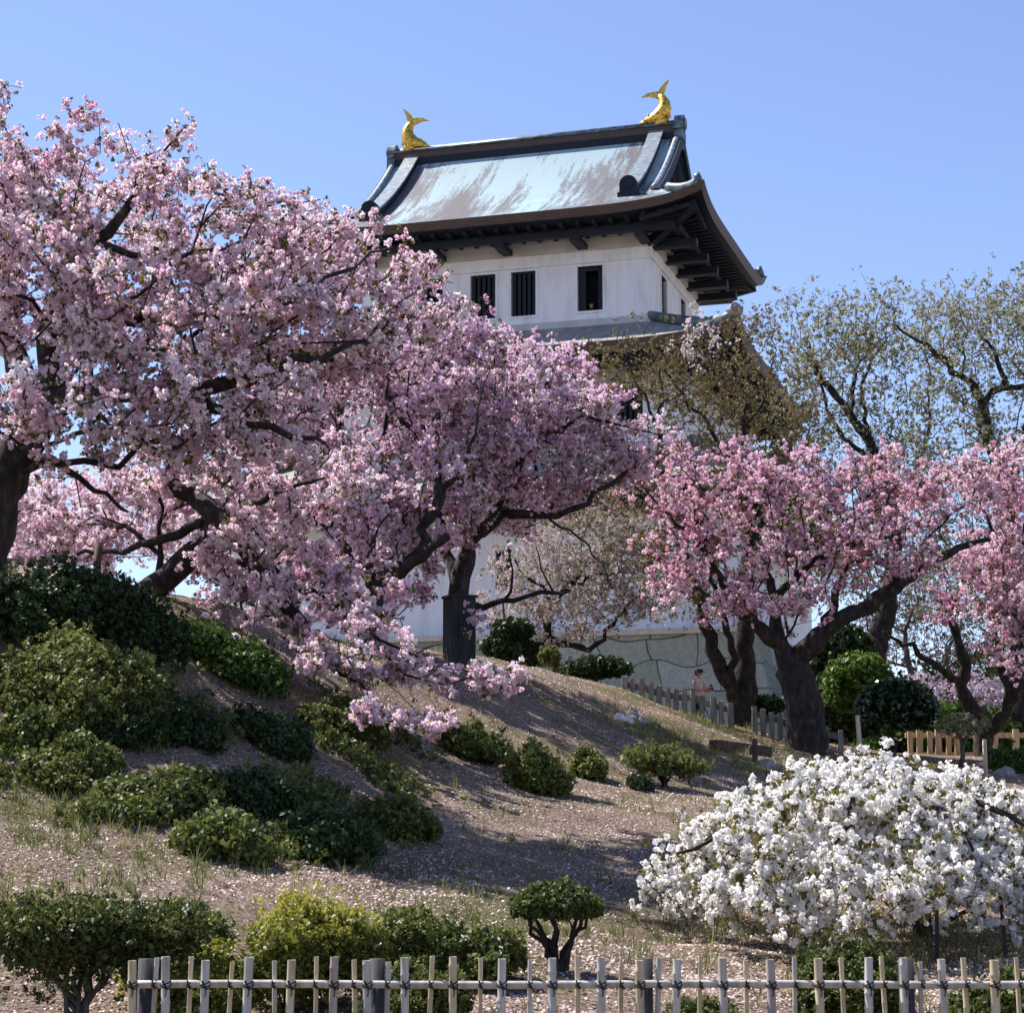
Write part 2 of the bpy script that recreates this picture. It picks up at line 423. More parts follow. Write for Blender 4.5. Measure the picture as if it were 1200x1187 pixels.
def ground_z(X, Y):
    X = np.asarray(X, float); Y = np.asarray(Y, float)
    sh = X.shape
    x = np.clip(X.ravel(), -45, 45); y = np.clip(Y.ravel(), -30, 130)
    out = np.empty(len(x))
    for s in range(0, len(x), 20000):
        q = np.stack([x[s:s + 20000], y[s:s + 20000]], 1)
        d2 = ((q[:, None] - CTRL[None, :, :2]) ** 2).sum(-1)
        out[s:s + 20000] = _phi(d2) @ _W[:_n] + _W[_n] + q @ _W[_n + 1:]
    out += 0.05 * np.sin(x * 1.3 + 1.7 * np.sin(y * .8)) * np.sin(y * 1.1 + .5) + 0.025 * np.sin(x * 3.7 + y * 2.3) * np.sin(y * 3.1 - x)
    return out.reshape(sh)
_YS = np.arange(8, 75, 0.05)
def hit(px, py, ymax=75):
    """where the line of sight of a photo pixel first meets the terrain"""
    r = ray(px, py)
    P = np.array([0, 0, EYE])[None] + r[None] * (_YS / r[1])[:, None]
    g = ground_z(P[:, 0], P[:, 1])
    idx = np.nonzero((P[:, 2] <= g) & (_YS <= ymax))[0]
    if len(idx) == 0:
        i = int(np.argmin((P[:, 2] - g) + (_YS > ymax) * 99))
    else:
        i = int(idx[0])
    return np.array([P[i, 0], P[i, 1], g[i]])

def build_ground():
    xs = np.concatenate([[-900, -400, -200, -120, -80, -60], np.arange(-45, -16, 1.5), np.arange(-16, 18, 0.2), np.arange(18, 46, 1.5), [60, 80, 120, 200, 400, 900]])
    ys = np.concatenate([[-200, -100, -60], np.arange(-30, 12, 2.0), np.arange(12, 56, 0.2), np.arange(56, 131, 2.5), [160, 220, 350, 600, 1200, 2000]])
    X, Y = np.meshgrid(xs, ys)
    Z = ground_z(X, Y)
    n = len(xs)
    V = np.stack([X.ravel(), Y.ravel(), Z.ravel()], 1)
    i, j = np.meshgrid(np.arange(len(ys) - 1), np.arange(n - 1), indexing='ij')
    a = (i * n + j).ravel()
    Fc = np.stack([a, a + 1, a + n + 1, a + n], 1)
    o = link("ground", np_mesh("ground", V, Fc), M['ground'], smooth=True)
    tag(o, "sloping bank of dry grass strewn with fallen pink petals", "ground", kind="structure")
build_ground()

# ------------------------------------------------------------------ foliage engine
def quad_template(n, size, spread, aspect=1.0, bend=0.35, up=0.0, flat=False):
    """n small bent quads scattered in a ball of radius spread; returns (n,4,3)"""
    c = RNG.normal(size=(n, 3)); c /= np.linalg.norm(c, axis=1)[:, None]
    c *= spread * RNG.uniform(0.35, 1, (n, 1))
    nrm = c / (np.linalg.norm(c, axis=1)[:, None] + 1e-9) + RNG.normal(size=(n, 3)) * 0.55 + np.array([0, 0, up])
    nrm /= np.linalg.norm(nrm, axis=1)[:, None]
    a = np.cross(nrm, RNG.normal(size=(n, 3))); a /= np.linalg.norm(a, axis=1)[:, None]
    b = np.cross(nrm, a)
    s = size * RNG.uniform(0.7, 1.25, (n, 1))
    a, b = a * s * aspect, b * s
    h = nrm * s * bend
    return np.stack([c - b, c + a + h, c + b, c - a + h], 1)      # a bent diamond

def scatter(name, templates, pos, scale, mat, parent, tint, tjit=0.15, keep_up=False, rough_up=0.6):
    """bake copies of the templates at pos into ONE mesh of quads"""
    N = len(pos)
    if N == 0:
        return None
    T = len(templates)
    k = templates[0].shape[0]
    tm = np.stack(templates)                                       # T,k,4,3
    ti = RNG.integers(0, T, N)
    if keep_up:
        ang = RNG.uniform(0, 2 * np.pi, N)
        R = np.zeros((N, 3, 3)); R[:, 0, 0] = np.cos(ang); R[:, 0, 1] = -np.sin(ang); R[:, 1, 0] = np.sin(ang); R[:, 1, 1] = np.cos(ang); R[:, 2, 2] = 1
    else:
        q = RNG.normal(size=(N, 4)); q /= np.linalg.norm(q, axis=1)[:, None]
        a, b, c, d = q.T
        R = np.stack([np.stack([1 - 2 * (c * c + d * d), 2 * (b * c - a * d), 2 * (b * d + a * c)], 1),
                      np.stack([2 * (b * c + a * d), 1 - 2 * (b * b + d * d), 2 * (c * d - a * b)], 1),
                      np.stack([2 * (b * d - a * c), 2 * (c * d + a * b), 1 - 2 * (b * b + c * c)], 1)], 1)
    sc = np.broadcast_to(np.asarray(scale, float), (N,))
    V = np.einsum('nij,nkqj->nkqi', R, tm[ti]) * sc[:, None, None, None] + np.asarray(pos)[:, None, None, :]
    V = V.reshape(-1, 3)
    Fc = np.arange(len(V), dtype=np.int32).reshape(-1, 4)
    tt = np.broadcast_to(np.asarray(tint, float), (N,))
    tf = np.clip(np.repeat(tt, k) + RNG.normal(size=N * k) * tjit, 0, 1)
    return link(name, np_mesh(name, V, Fc, tf), mat, parent)

def spray_template():
    out = []
    for c in RNG.normal(size=(4, 3)) * 0.048:
        out.append(quad_template(9, 0.02, 0.026, 0.95, 0.4) + c)       # one double blossom
    return np.concatenate(out)
FLOWER = [spray_template() for _ in range(12)]
FLOWER_BIG = [np.concatenate([quad_template(9, 0.026, 0.034, 0.95, 0.4) + c for c in RNG.normal(size=(4, 3)) * 0.034]) for _ in range(10)]
LEAFY = [quad_template(5, 0.045, 0.06, 0.55, 0.25) for _ in range(6)]      # a tuft of narrow young leaves
SHRUB = [quad_template(9, 0.032, 0.06, 0.6, 0.25, 0.5) for _ in range(6)]  # a shoot of small evergreen leaves
BROAD = [quad_template(7, 0.055, 0.08, 0.6, 0.2, 0.3) for _ in range(6)]
TUFT = []
for _ in range(5):
    nb = 9
    base = RNG.normal(size=(nb, 2)) * 0.04
    lean = RNG.normal(size=(nb, 2)) * 0.07
    h = RNG.uniform(0.08, 0.2, nb)
    wd = 0.006
    ang = RNG.uniform(0, np.pi, nb)
    dx, dy = np.cos(ang) * wd, np.sin(ang) * wd
    z = np.zeros(nb)
    TUFT.append(np.stack([np.stack([base[:, 0] - dx, base[:, 1] - dy, z], 1), np.stack([base[:, 0] + dx, base[:, 1] + dy, z], 1),
                          np.stack([base[:, 0] + lean[:, 0] + dx * .4, base[:, 1] + lean[:, 1] + dy * .4, h], 1),
                          np.stack([base[:, 0] + lean[:, 0] - dx * .4, base[:, 1] + lean[:, 1] - dy * .4, h], 1)], 1))

MIXED = FLOWER[:5] + FLOWER_BIG

class Skeleton:
    """branches: hand-laid limbs, then every crown point joined to the nearest wood by the shortest way home"""
    def __init__(self):
        self.p, self.par, self.r, self.pl, self.fixed = [], [], [], [], []
    def limb(self, pts, r0, r1, wob=0.03, step=0.22, root=False):
        pts = [np.asarray(p, float) for p in pts]
        if self.p and not root:
            P = np.array(self.p)
            j = int(np.argmin(((P - pts[0]) ** 2).sum(1)))
            par = j; pts = [self.p[j]] + (pts[1:] if np.linalg.norm(P[j] - pts[0]) < 0.5 else pts)
        else:
            par = -1
            self._add(pts[0], -1, r0, True); par = 0 if len(self.p) == 1 else len(self.p) - 1
        L = [0.0]
        for a, b in zip(pts, pts[1:]): L.append(L[-1] + np.linalg.norm(b - a))
        n = max(2, int(L[-1] / step))
        for k in range(1, n + 1):
            s = L[-1] * k / n
            i = min(np.searchsorted(L, s, side='left'), len(pts) - 1); i = max(i, 1)
            t = (s - L[i - 1]) / max(L[i] - L[i - 1], 1e-6)
            # Catmull-Rom through the laid points
            p0 = pts[max(i - 2, 0)]; p1 = pts[i - 1]; p2 = pts[i]; p3 = pts[min(i + 1, len(pts) - 1)]
            q = 0.5 * ((2 * p1) + (-p0 + p2) * t + (2 * p0 - 5 * p1 + 4 * p2 - p3) * t * t + (-p0 + 3 * p1 - 3 * p2 + p3) * t ** 3)
            q = q + RNG.normal(size=3) * wob * (1 if k < n else 0)
            self._add(q, par, r0 + (r1 - r0) * (s / L[-1]), True)
            par = len(self.p) - 1
        return self
    def _add(self, p, par, r, fixed):
        self.p.append(np.asarray(p, float)); self.par.append(par); self.r.append(r); self.fixed.append(fixed)
        self.pl.append(0 if par < 0 else self.pl[par] + np.linalg.norm(self.p[par] - self.p[-1]))
    def grow(self, A, bf=0.35, step=0.3, wob=0.05, sag=0.0):
        A = np.asarray(A, float)
        P = np.array(self.p); PL = np.array(self.pl)
        D = np.sqrt(((A[:, None] - P[None]) ** 2).sum(-1)) + bf * PL[None]
        best = D.argmin(1); cost = D.min(1)
        todo = np.ones(len(A), bool); tips = []
        for _ in range(len(A)):
            i = int(np.where(todo, cost, 1e9).argmin())
            todo[i] = False
            j = int(best[i]); a, b = self.p[j], A[i]
            d = np.linalg.norm(b - a)
            k = max(1, int(d / step)); par = j; fresh = []
            side = RNG.normal(size=3) * wob * d
            for s in range(1, k + 1):
                t = s / k
                q = a + (b - a) * t + side * math.sin(math.pi * t) + (RNG.normal(size=3) * 0.02 if s < k else 0)
                q[2] += sag * d * math.sin(math.pi * t)
                self._add(q, par, 0, False); par = len(self.p) - 1; fresh.append(par)
            tips.append(par)
            for f in fresh:
                c = np.sqrt(((A - self.p[f]) ** 2).sum(1)) + bf * self.pl[f]
                m = c < cost
                cost[m] = c[m]; best[m] = f
        self.tips = tips
        return self
    def mesh(self, name, mat, parent, r_tip=0.0045, expo=2.3, rmax=0.12):
        n = len(self.p)
        acc = np.zeros(n); kids = [[] for _ in range(n)]
        for i in range(n - 1, -1, -1):
            if acc[i] == 0: acc[i] = r_tip ** expo
            if self.par[i] >= 0:
                acc[self.par[i]] += acc[i]; kids[self.par[i]].append(i)
        R = np.minimum(acc ** (1 / expo), rmax)
        for i in range(n):
            if self.fixed[i]: R[i] = max(self.r[i], min(R[i], self.r[i] * 1.3))
        mb = MB()
        for i in range(n):
            if kids[i]:
                kids[i].sort(key=lambda c: -R[c])
        starts = [(i, None) for i in range(n) if self.par[i] < 0]
        while starts:
            s, par = starts.pop()
            ch = [s]; 
            while kids[ch[-1]]:
                kk = kids[ch[-1]]
                for c in kk[1:]: starts.append((c, ch[-1]))
                ch.append(kk[0])
            pts = [self.p[c] for c in ch]; rr = [R[c] for c in ch]
            if par is not None:
                pts = [self.p[par]] + pts; rr = [min(R[par], rr[0] * 1.25)] + rr
            if len(pts) < 2: continue
            m = max(rr)
            k = 3 if m < .012 else 5 if m < .05 else 8 if m < .15 else 14
            if m > .1:
                rr = [r * (1 + 0.13 * random.uniform(-1, 1)) for r in rr]
            mb.tube(pts, rr, k, cap=m > .03)
        return mb.build(name, mat, parent, smooth=True)

def blob_points(blobs, n, shell=0.0, sprig=0.0):
    """n points inside ellipsoids given as (px, py, Y, rx_px, ry_px, ry_m)"""
    wts = np.array([b[3] * b[4] * b[2] ** 2 * (b[6] if len(b) > 6 else 1) for b in blobs], float)
    cnt = np.maximum(1, np.round(n * wts / wts.sum())).astype(int)
    out = []
    for b, c in zip(blobs, cnt):
        ce = at(b[0], b[1], b[2])
        d = RNG.normal(size=(c, 3)); d /= np.linalg.norm(d, axis=1)[:, None]
        rad = RNG.uniform(shell ** 3, 1, c) ** (1 / 3) * np.where(RNG.uniform(size=c) < sprig, RNG.uniform(1.05, 1.45, c), 1)
        s = b[2] / F_PX
        out.append(ce + d * rad[:, None] * np.array([b[3] * s, b[5], b[4] * s]))
    return np.concatenate(out)

def A3(pts, Y=None):
    return [at(p[0], p[1], p[2] if len(p) > 2 else Y) for p in pts]

def tree(name, label, cat, base, limbs, blobs, n_tips, per_tip, petals, leaf_mat, leaf_ratio=0.35, spread=0.17, group=None,
         size=1.0, tint=0.5, bark='bark', bf=0.35, flower=FLOWER, sag=0.06, part='blossom', r_tip=0.0045, leaf_t=LEAFY, floor=None, clump=0.2, dY=0.0, wild=2.2):
    limbs = [([(p[0], p[1], p[2] + dY) for p in q], a, b) for q, a, b in limbs]
    blobs = [(b[0], b[1], b[2] + dY) + tuple(b[3:]) for b in blobs]
    root = empty(name, base, label=label, cat=cat, group=group)
    sk = Skeleton()
    for k, (pts, r0, r1) in enumerate(limbs):
        q = A3(pts)
        if k == 0:
            g = np.asarray(base, float)
            q = [np.array([g[0], g[1], g[2] - .1])] + [p for p in q if p[2] > g[2] + .35]
            sk.limb(q, r0 * 1.12, r1, wob=0.02)
        else:
            sk.limb(q, r0, r1, wob=0.04)
    A = blob_points(blobs, n_tips, sprig=.09)
    if floor is not None:
        A = A[A[:, 2] > ground_z(A[:, 0], A[:, 1]) + floor]
    sk.grow(A, bf=bf, sag=sag)
    P0 = np.array(self_p(sk.p)) - np.asarray(base)[None]
    sk.p = list(P0)
    sk.mesh('trunk', M[bark], root, r_tip)
    # sprays along the last stretch of every twig
    tips = np.array(sk.tips); par = np.array(sk.par)
    T = P0[tips]; Q = P0[np.maximum(par[tips], 0)]
    m = len(tips)
    cnt = np.maximum(2, RNG.poisson(per_tip * RNG.gamma(wild, 1 / wild, m)))
    idx = np.repeat(np.arange(m), cnt)
    t = RNG.uniform(0, 1, len(idx)) ** 0.7
    pos = Q[idx] + (T[idx] - Q[idx]) * t[:, None] + RNG.normal(size=(len(idx), 3)) * spread * np.array([1, 1, 0.75])
    tn = np.clip(tint + RNG.normal(size=m) * clump, 0, 1)[idx] + RNG.normal(size=len(idx)) * 0.12
    if petals:
        scatter(part, flower, pos, RNG.uniform(0.75, 1.2, len(idx)) * size, M[petals], root, tn, 0.16)
    if leaf_mat:
        nl = int(len(idx) * leaf_ratio)
        pk = RNG.integers(0, len(idx), nl)
        scatter('leaves', leaf_t, pos[pk] + RNG.normal(size=(nl, 3)) * 0.07, RNG.uniform(0.6, 1.15, nl) * size * (.85 if petals else 1), M[leaf_mat], root, RNG.uniform(0, 1, nl), 0.2)
    return root, pos
def self_p(p): return p

# ------------------------------------------------------------------ castle
A0 = math.radians(17)
KEEP_O = at(763, 372, 75)
keep = empty("castle_keep", KEEP_O, -A0, label="white plastered three storey castle keep with curved copper roofs and golden fish on the ridge", cat="castle")
UC, VC = -5.85, 4.25                                                   # middle of the plan; the top storey's wall corner is the origin

def roof_profile(d, a, b): return a * d + b * d * d

def wall_ring(name, off, z0, z1, mat, parent, openings_front=(), openings_side=(), t=0.3):
    """four walls of a storey; openings (u0,u1,z0,z1) on front and right side"""
    x0, x1, y0, y1 = -11.7 - off, off, -off, 8.5 + off
    mb = MB()
    def run(ops, a0, a1, put):
        cuts = sorted(ops)
        c = a0
        for (u0, u1, b0, b1) in cuts:
            put(c, u0, z0, z1); put(u0, u1, z0, b0); put(u0, u1, b1, z1); c = u1
        put(c, a1, z0, z1)
    run(openings_front, x0, x1, lambda p, q, r, s: mb.box(p, q, y0, y0 + t, r, s))
    run(openings_side, y0 + t, y1 - t, lambda p, q, r, s: mb.box(x1 - t, x1, p, q, r, s))
    mb.box(x0, x1, y1 - t, y1, z0, z1)
    mb.box(x0, x0 + t, y0 + t, y1 - t, z0, z1)
    return mb.build(name, mat, parent)

def window(face, off, a0, a1, z0, z1, kind='barred'):
    """face 'front': wall plane y=-off, along x; 'side': plane x=off, along y"""
    def B(mb, p, q, d0, d1, r, s):
        if face == 'front': mb.box(p, q, -off + d0, -off + d1, r, s)
        else: mb.box(off - d1, off - d0, p, q, r, s)
    m = MB(); B(m, a0 - .02, a1 + .02, .75, .8, z0 - .02, z1 + .02)
    for (p, q) in ((a0 - .06, a0), (a1, a1 + .06)): B(m, p, q, .301, .75, z0, z1)
    B(m, a0 - .06, a1 + .06, .301, .75, z1, z1 + .05); B(m, a0 - .06, a1 + .06, .301, .75, z0 - .05, z0)
    wn = m.build('window', M['interior'], keep)
    fr = MB(); g = .09
    B(fr, a0 - g, a0, -.045, .12, z0 - g, z1 + g); B(fr, a1, a1 + g, -.045, .12, z0 - g, z1 + g)
    B(fr, a0, a1, -.045, .12, z1, z1 + g); B(fr, a0, a1, -.045, .12, z0 - g, z0)
    fr.build('frame', M['plaster'], wn)
    lt = MB()
    if kind == 'barred':
        n = 5; wd = (a1 - a0) / (2 * n - 1) * 1.0
        for k in range(n):
            c = a0 + (a1 - a0) * (k + .5) / n
            B(lt, c - wd * .55, c + wd * .55, .1, .22, z0 + .001, z1 - .001)
        lt.build('lattice', M['timber_dark'], wn)
    else:
        B(lt, a0, a0 + .3, .12, .2, z0 + .001, z1 - .001); B(lt, a1 - .2, a1, .12, .2, z0 + .001, z1 - .001)
        B(lt, a0 + .3, a1 - .2, .12, .2, z1 - .16, z1 - .001)
        lt.build('shutter', M['timber_dark'], wn)
    return wn

FW = [(-11.0, -10.0, .44, 2.2), (-9.3, -8.3, .44, 2.2), (-7.17, -6.15, .44, 2.2), (-5.52, -4.53, .44, 2.2), (-2.87, -1.87, .44, 2.2)]
SW = [(1.7, 2.65, .44, 2.15), (5.2, 6.1, .44, 2.15)]
wall_ring('wall', 0, -1.2, 3.35, M['plaster'], keep, FW, SW)
for q in FW: window('front', 0, *q, kind='open' if q[0] > -3 else 'barred')
for q in SW: window('side', 0, *q)
def bands(off, zs):
    for (z0, z1, pr, mt) in zs:
        m = MB(); x0, x1, y0, y1 = -11.7 - off - pr, off + pr, -off - pr, 8.5 + off + pr
        t = pr + .004
        m.box(x0, x1, y0, y0 + t - .008, z0, z1); m.box(x0, x1, y1 - t + .008, y1, z0, z1)
        m.box(x1 - t + .008, x1, y0 + t - .008, y1 - t + .008, z0, z1); m.box(x0, x0 + t - .008, y0 + t - .008, y1 - t + .008, z0, z1)
        m.build('plaster_band', mt, keep)
bands(0, [(2.32, 2.78, .07, M['plaster']), (2.781, 3.14, .16, M['plaster_grey']), (3.141, 3.4, .3, M['plaster_grey'])])  # upper bands greyer: shade below the eaves put into the colour
F2 = [(-12.6, -11.6, -4.4, -3.0), (-9.0, -8.0, -4.4, -3.0), (-5.0, -4.0, -4.4, -3.0), (-.9, .1, -4.4, -3.0)]
wall_ring('wall', 1.9, -5.9, -2.0, M['plaster'], keep, F2)
for q in F2: window('front', 1.9, *q)
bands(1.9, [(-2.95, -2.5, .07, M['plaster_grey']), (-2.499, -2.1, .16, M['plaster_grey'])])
F1 = [(-4.9, -4.3, -10.6, -9.2), (.3, 1.35, -10.2, -8.75)]
wall_ring('wall', 3.9, -12.3, -7.45, M['plaster'], keep, F1)
for q in F1: window('front', 3.9, *q)
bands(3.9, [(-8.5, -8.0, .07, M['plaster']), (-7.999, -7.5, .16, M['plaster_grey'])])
MB().box(-11.65, -.05, .05, 8.45, 3.34, 3.36).build('ceiling', M['interior'], keep)
MB().box(-11.38, -.32, .32, 8.18, -.9, -.8).build('floor', M['interior'], keep)

def uplift(a, b, k): return k * (np.abs(a) ** 6) * (np.abs(b) ** 6)

def eave_parts(roof, Lu, Lv, ze, k, thick, wall_off, z_wall, spacing, arms):
    """brown edge band, dark soffit, rafter ends and carrying arms under one roof"""
    band, sof = MB(), MB()
    N = 48
    for (ax, sgn) in (('f', -1), ('f', 1), ('s', 1), ('s', -1)):
        rows = [[], [], [], []]
        for i in range(N + 1):
            s = -1 + 2 * i / N
            if ax == 'f': u, v = UC + s * Lu, VC + sgn * Lv
            else: u, v = UC + sgn * Lu, VC + s * Lv
            z = ze + uplift(s, 1, k)
            inn = .12
            if ax == 'f': u2, v2 = UC + s * (Lu - inn), VC + sgn * (Lv - inn); u3, v3 = UC + s * (5.85 + wall_off), VC + sgn * (4.25 + wall_off)
            else: u2, v2 = UC + sgn * (Lu - inn), VC + s * (Lv - inn); u3, v3 = UC + sgn * (5.85 + wall_off), VC + s * (4.25 + wall_off)
            rows[0].append((u, v, z)); rows[1].append((u2, v2, z - thick))
            rows[2].append((u2, v2, z - thick - .002)); rows[3].append((u3, v3, z_wall))
        band.grid(rows[:2]); sof.grid(rows[2:])
    band.build('fascia', M['fascia'], roof)
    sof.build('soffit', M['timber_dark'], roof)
    proto = MB().box(-.09, .09, 0, 1, -.11, .11)
    me = None
    # rafters on the two faces that can be seen
    for ax in ('f', 's'):
        L = Lu if ax == 'f' else Lv
        n = int(2 * (L - .5) / (spacing if ax == 'f' else spacing * .68))
        for i in range(n + 1):
            s = (-(L - .5) + i * 2 * (L - .5) / n) / L
            c = 0.42
            if ax == 'f':
                x = UC + s * Lu; xi = UC + max(-1, min(1, s * Lu / (5.85 + wall_off))) * (5.85 + wall_off)
                a = Vector((x, VC - Lv + c, ze + uplift(s, 1, k) * .85 - thick - .08)); b = Vector((xi if abs(s) < .9 else x, VC - 4.25 - wall_off - .05, z_wall - .02))
            else:
                y = VC + s * Lv; yi = VC + max(-1, min(1, s * Lv / (4.25 + wall_off))) * (4.25 + wall_off)
                a = Vector((UC + Lu - c, y, ze + uplift(s, 1, k) * .85 - thick - .08)); b = Vector((UC + 5.85 + wall_off + .05, yi if abs(s) < .85 else y, z_wall - .02))
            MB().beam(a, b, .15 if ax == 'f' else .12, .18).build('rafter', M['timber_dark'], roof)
    # purlin carried on arms
    pr = MB(); o = arms['out']
    X0, X1, Y0, Y1 = -11.7 - wall_off - o, wall_off + o, -wall_off - o, 8.5 + wall_off + o
    zp = arms['z']
    pr.box(X0, X1, Y0 - .14, Y0 + .14, zp, zp + .3); pr.box(X1 - .14, X1 + .14, Y0 + .14, Y1 - .14, zp, zp + .3)
    pr.box(X0, X1, Y1 - .14, Y1 + .14, zp, zp + .3); pr.box(X0 - .14, X0 + .14, Y0 + .14, Y1 - .14, zp, zp + .3)
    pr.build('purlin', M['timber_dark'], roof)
    for x in arms['front']:
        MB().box(x - .19, x + .19, Y0 - .16, -wall_off - .002, zp - .2, zp - .003).build('bracket_arm', M['timber_dark'], roof)
    for y in arms['side']:
        MB().box(wall_off + .002, X1 + .5, y - .2, y + .2, zp - .3, zp - .003).build('bracket_arm', M['timber_dark'], roof)
    # corner arm
    MB().beam((wall_off, -wall_off, zp - .1), (UC + Lu - .5, VC - Lv + .5, ze + k * .6 - thick - .2), .3, .34).build('corner_rafter', M['timber_dark'], roof)

# --- top roof: hip and gable
LU, LV, ZE, KUP = 8.45, 6.65, 3.78, 0.62
PA, PB = 0.43, 0.046
G = 6.28
DG = LU - G
def build_top_roof():
    mb = MB()
    ds = list(np.linspace(0, DG, 9)) + list(np.linspace(DG, LV, 22))
    S = np.linspace(-1, 1, 49)
    for sgn in (-1, 1):
        rows = []
        for i, d in enumerate(ds):
            hw = LU - d if i < 9 else G
            r = []
            for s in S:
                u = s * hw; v = LV - d
                r.append((UC + u, VC + sgn * v, ZE + roof_profile(d, PA, PB) + uplift(u / LU, v / LV, KUP)))
            rows.append(r)
        mb.grid(rows)
    for sgn in (-1, 1):
        rows = []
        for d in np.linspace(0, DG + 1.0, 13):
            hw = LV - min(d, DG) if d <= DG else LV - DG
            hw = LV - d if d <= DG else LV - d
            rows.append([(UC + sgn * (LU - d), VC + s * hw, ZE + roof_profile(d, PA, PB) + uplift((LU - d) / LU, s * hw / LV, KUP)) for s in S])
        mb.grid(rows)
    roof = mb.build('roof', M['copper'], keep, smooth=True)
    # gables
    for sgn in (-1, 1):
        gx = UC + sgn * (G - .75)
        zb = ZE + roof_profile(DG, PA, PB) - .3
        out = [(VC - (LV - d), ZE + roof_profile(d, PA, PB) - .08) for d in np.linspace(DG + .2, LV, 10)]
        pts = [(gx, y, z) for y, z in out] + [(gx, 2 * VC - y, z) for y, z in out[::-1][1:]]
        n = len(pts)
        g = MB().add(pts + [(gx, VC, zb)], [(i, i + 1, n) for i in range(n - 1)])
        g.build('gable', M['timber_dark'], roof)
        bb = MB()
        for side in (-1, 1):
            r0, r1, r2, r3 = [], [], [], []
            for d in np.linspace(DG - .2, LV, 14):
                y = VC + side * (LV - d); z = ZE + roof_profile(d, PA, PB)
                xo = UC + sgn * (G + .01); xi = UC + sgn * (G - .14)
                r0.append((xo, y, z + .1)); r1.append((xo, y, z - .42)); r2.append((xi, y, z - .42)); r3.append((xi, y, z + .1))
            bb.grid([r0, r1, r2, r3, r0])
        bb.build('barge_board', M['timber_dark'], roof)
        # tile-like edge roll on top of the barge and the long descending ridge inside it
        for side in (-1, 1):
            ed = MB(); rows = []
            for d in np.linspace(DG - .1, LV - .25, 14):
                y = VC + side * (LV - d); z = ZE + roof_profile(d, PA, PB)
                rows.append((UC + sgn * (G - .2), y, z + .07))
            ed.tube(rows, .13, 8); ed.build('edge_roll', M['copper_light'], roof, smooth=True)
            ds_ = np.linspace(1.75, LV - .2, 20)
            desc = MB(); quad = [[], [], [], []]
            for d in ds_:
                y = VC + side * (LV - d); z = ZE + roof_profile(d, PA, PB)
                c = UC + sgn * (G - 1.05)
                for q, (dx, dz) in enumerate([(-.24, -.1), (-.24, .34), (.24, .34), (.24, -.1)]):
                    quad[q].append((c + dx, y, z + dz))
            desc.grid([quad[0], quad[1], quad[2], quad[3], quad[0]])
            desc.add([quad[q][0] for q in range(4)], [(0, 1, 2, 3)])
            desc.build('descending_ridge', M['timber_dark'], roof)  # near-black flanks under the pale cap: the ridge's shaded side painted in
            cap = MB(); rows = [(UC + sgn * (G - 1.05), VC + side * (LV - d), ZE + roof_profile(d, PA, PB) + .36) for d in ds_]
            cq = [[(p[0] + dx, p[1], p[2] + dz) for p in rows] for dx, dz in ((-.3, -.03), (-.3, .07), (.3, .07), (.3, -.03))]
            cap.grid([cq[0], cq[1], cq[2], cq[3], cq[0]]); cap.build('ridge_roll', M['copper_light'], roof)
            y = VC + side * (LV - 1.62); z = ZE + roof_profile(1.62, PA, PB); c = UC + sgn * (G - 1.05)
            o = MB()
            arch = [(c - .42, z - .08), (c - .42, z + .1), (c - .34, z + .12)] + [(c - .34 * math.cos(t), z + .42 + .34 * math.sin(t)) for t in np.linspace(0, math.pi, 9)] + [(c + .34, z + .12), (c + .42, z + .1), (c + .42, z - .08)]
            o.prism(arch, y - .16, y + .16)
            o.tube([(c, y - .17, z + .4), (c, y - .21, z + .4)], .2, 12)
            o.build('ridge_end_tile', M['timber_dark'], roof)
            # hip ridge to the corner
            hp = []; 
            for d in np.linspace(.25, 1.7, 8):
                uu, vv = LU - d, LV - d
                hp.append((UC + sgn * uu, VC + side * vv, ZE + roof_profile(d, PA, PB) + uplift(uu / LU, vv / LV, KUP) + .12))
            MB().tube(hp, .2, 8).build('hip_ridge', M['verdigris'], roof, smooth=True)
            e = hp[0]
            MB().tube([(e[0] - sgn * .12, e[1], e[2] + .06), (e[0] + sgn * .1, e[1], e[2] + .12)], .25, 12).build('corner_tile', M['verdigris'], roof, smooth=True)
    # main ridge
    zr = ZE + roof_profile(LV, PA, PB) - .1
    uL, uR = UC - G + .3, UC + G - .3
    rg = MB().box(uL, uR, VC - .3, VC + .3, zr - .15, zr + .14)
    rg.build('ridge', M['timber_dark'], roof)
    MB().box(uL, uR, VC - .25, VC + .25, zr + .141, zr + .44).build('ridge_course', M['fascia'], roof)
    MB().tube([(uL - .02, VC, zr + .5), (uR + .02, VC, zr + .5)], .2, 10).build('ridge_roll', M['verdigris'], roof, smooth=True)
    MB().box(uL, uR, VC - .33, VC + .33, zr + .4405, zr + .5).build('ridge_ledge', M['verdigris'], roof)
    for sgn, ux in ((-1, uL), (1, uR)):
        o = MB()
        o.box(min(ux, ux + sgn * .3), max(ux, ux + sgn * .3), VC - .48, VC + .48, zr - .55, zr - .2)
        o.box(min(ux, ux + sgn * .34), max(ux, ux + sgn * .34), VC - .36, VC + .36, zr - .198, zr + .2)
        o.box(min(ux, ux + sgn * .3), max(ux, ux + sgn * .3), VC - .46, VC + .46, zr + .202, zr + .34)
        o.tube([(ux, VC, zr + .52), (ux + sgn * .36, VC, zr + .52)], .36, 14)
        o.tube([(ux + sgn * .362, VC, zr + .52), (ux + sgn * .42, VC, zr + .52)], .24, 14)
        o.build('ridge_end_tile', M['verdigris'], roof)
    eave_parts(roof, LU, LV, ZE, KUP, .33, 0, 3.3, .62, dict(out=1.25, z=3.02, front=[-11.2, -8.3, -5.6, -2.6, -.1], side=[.3, 2.4, 4.3, 6.3, 8.2]))
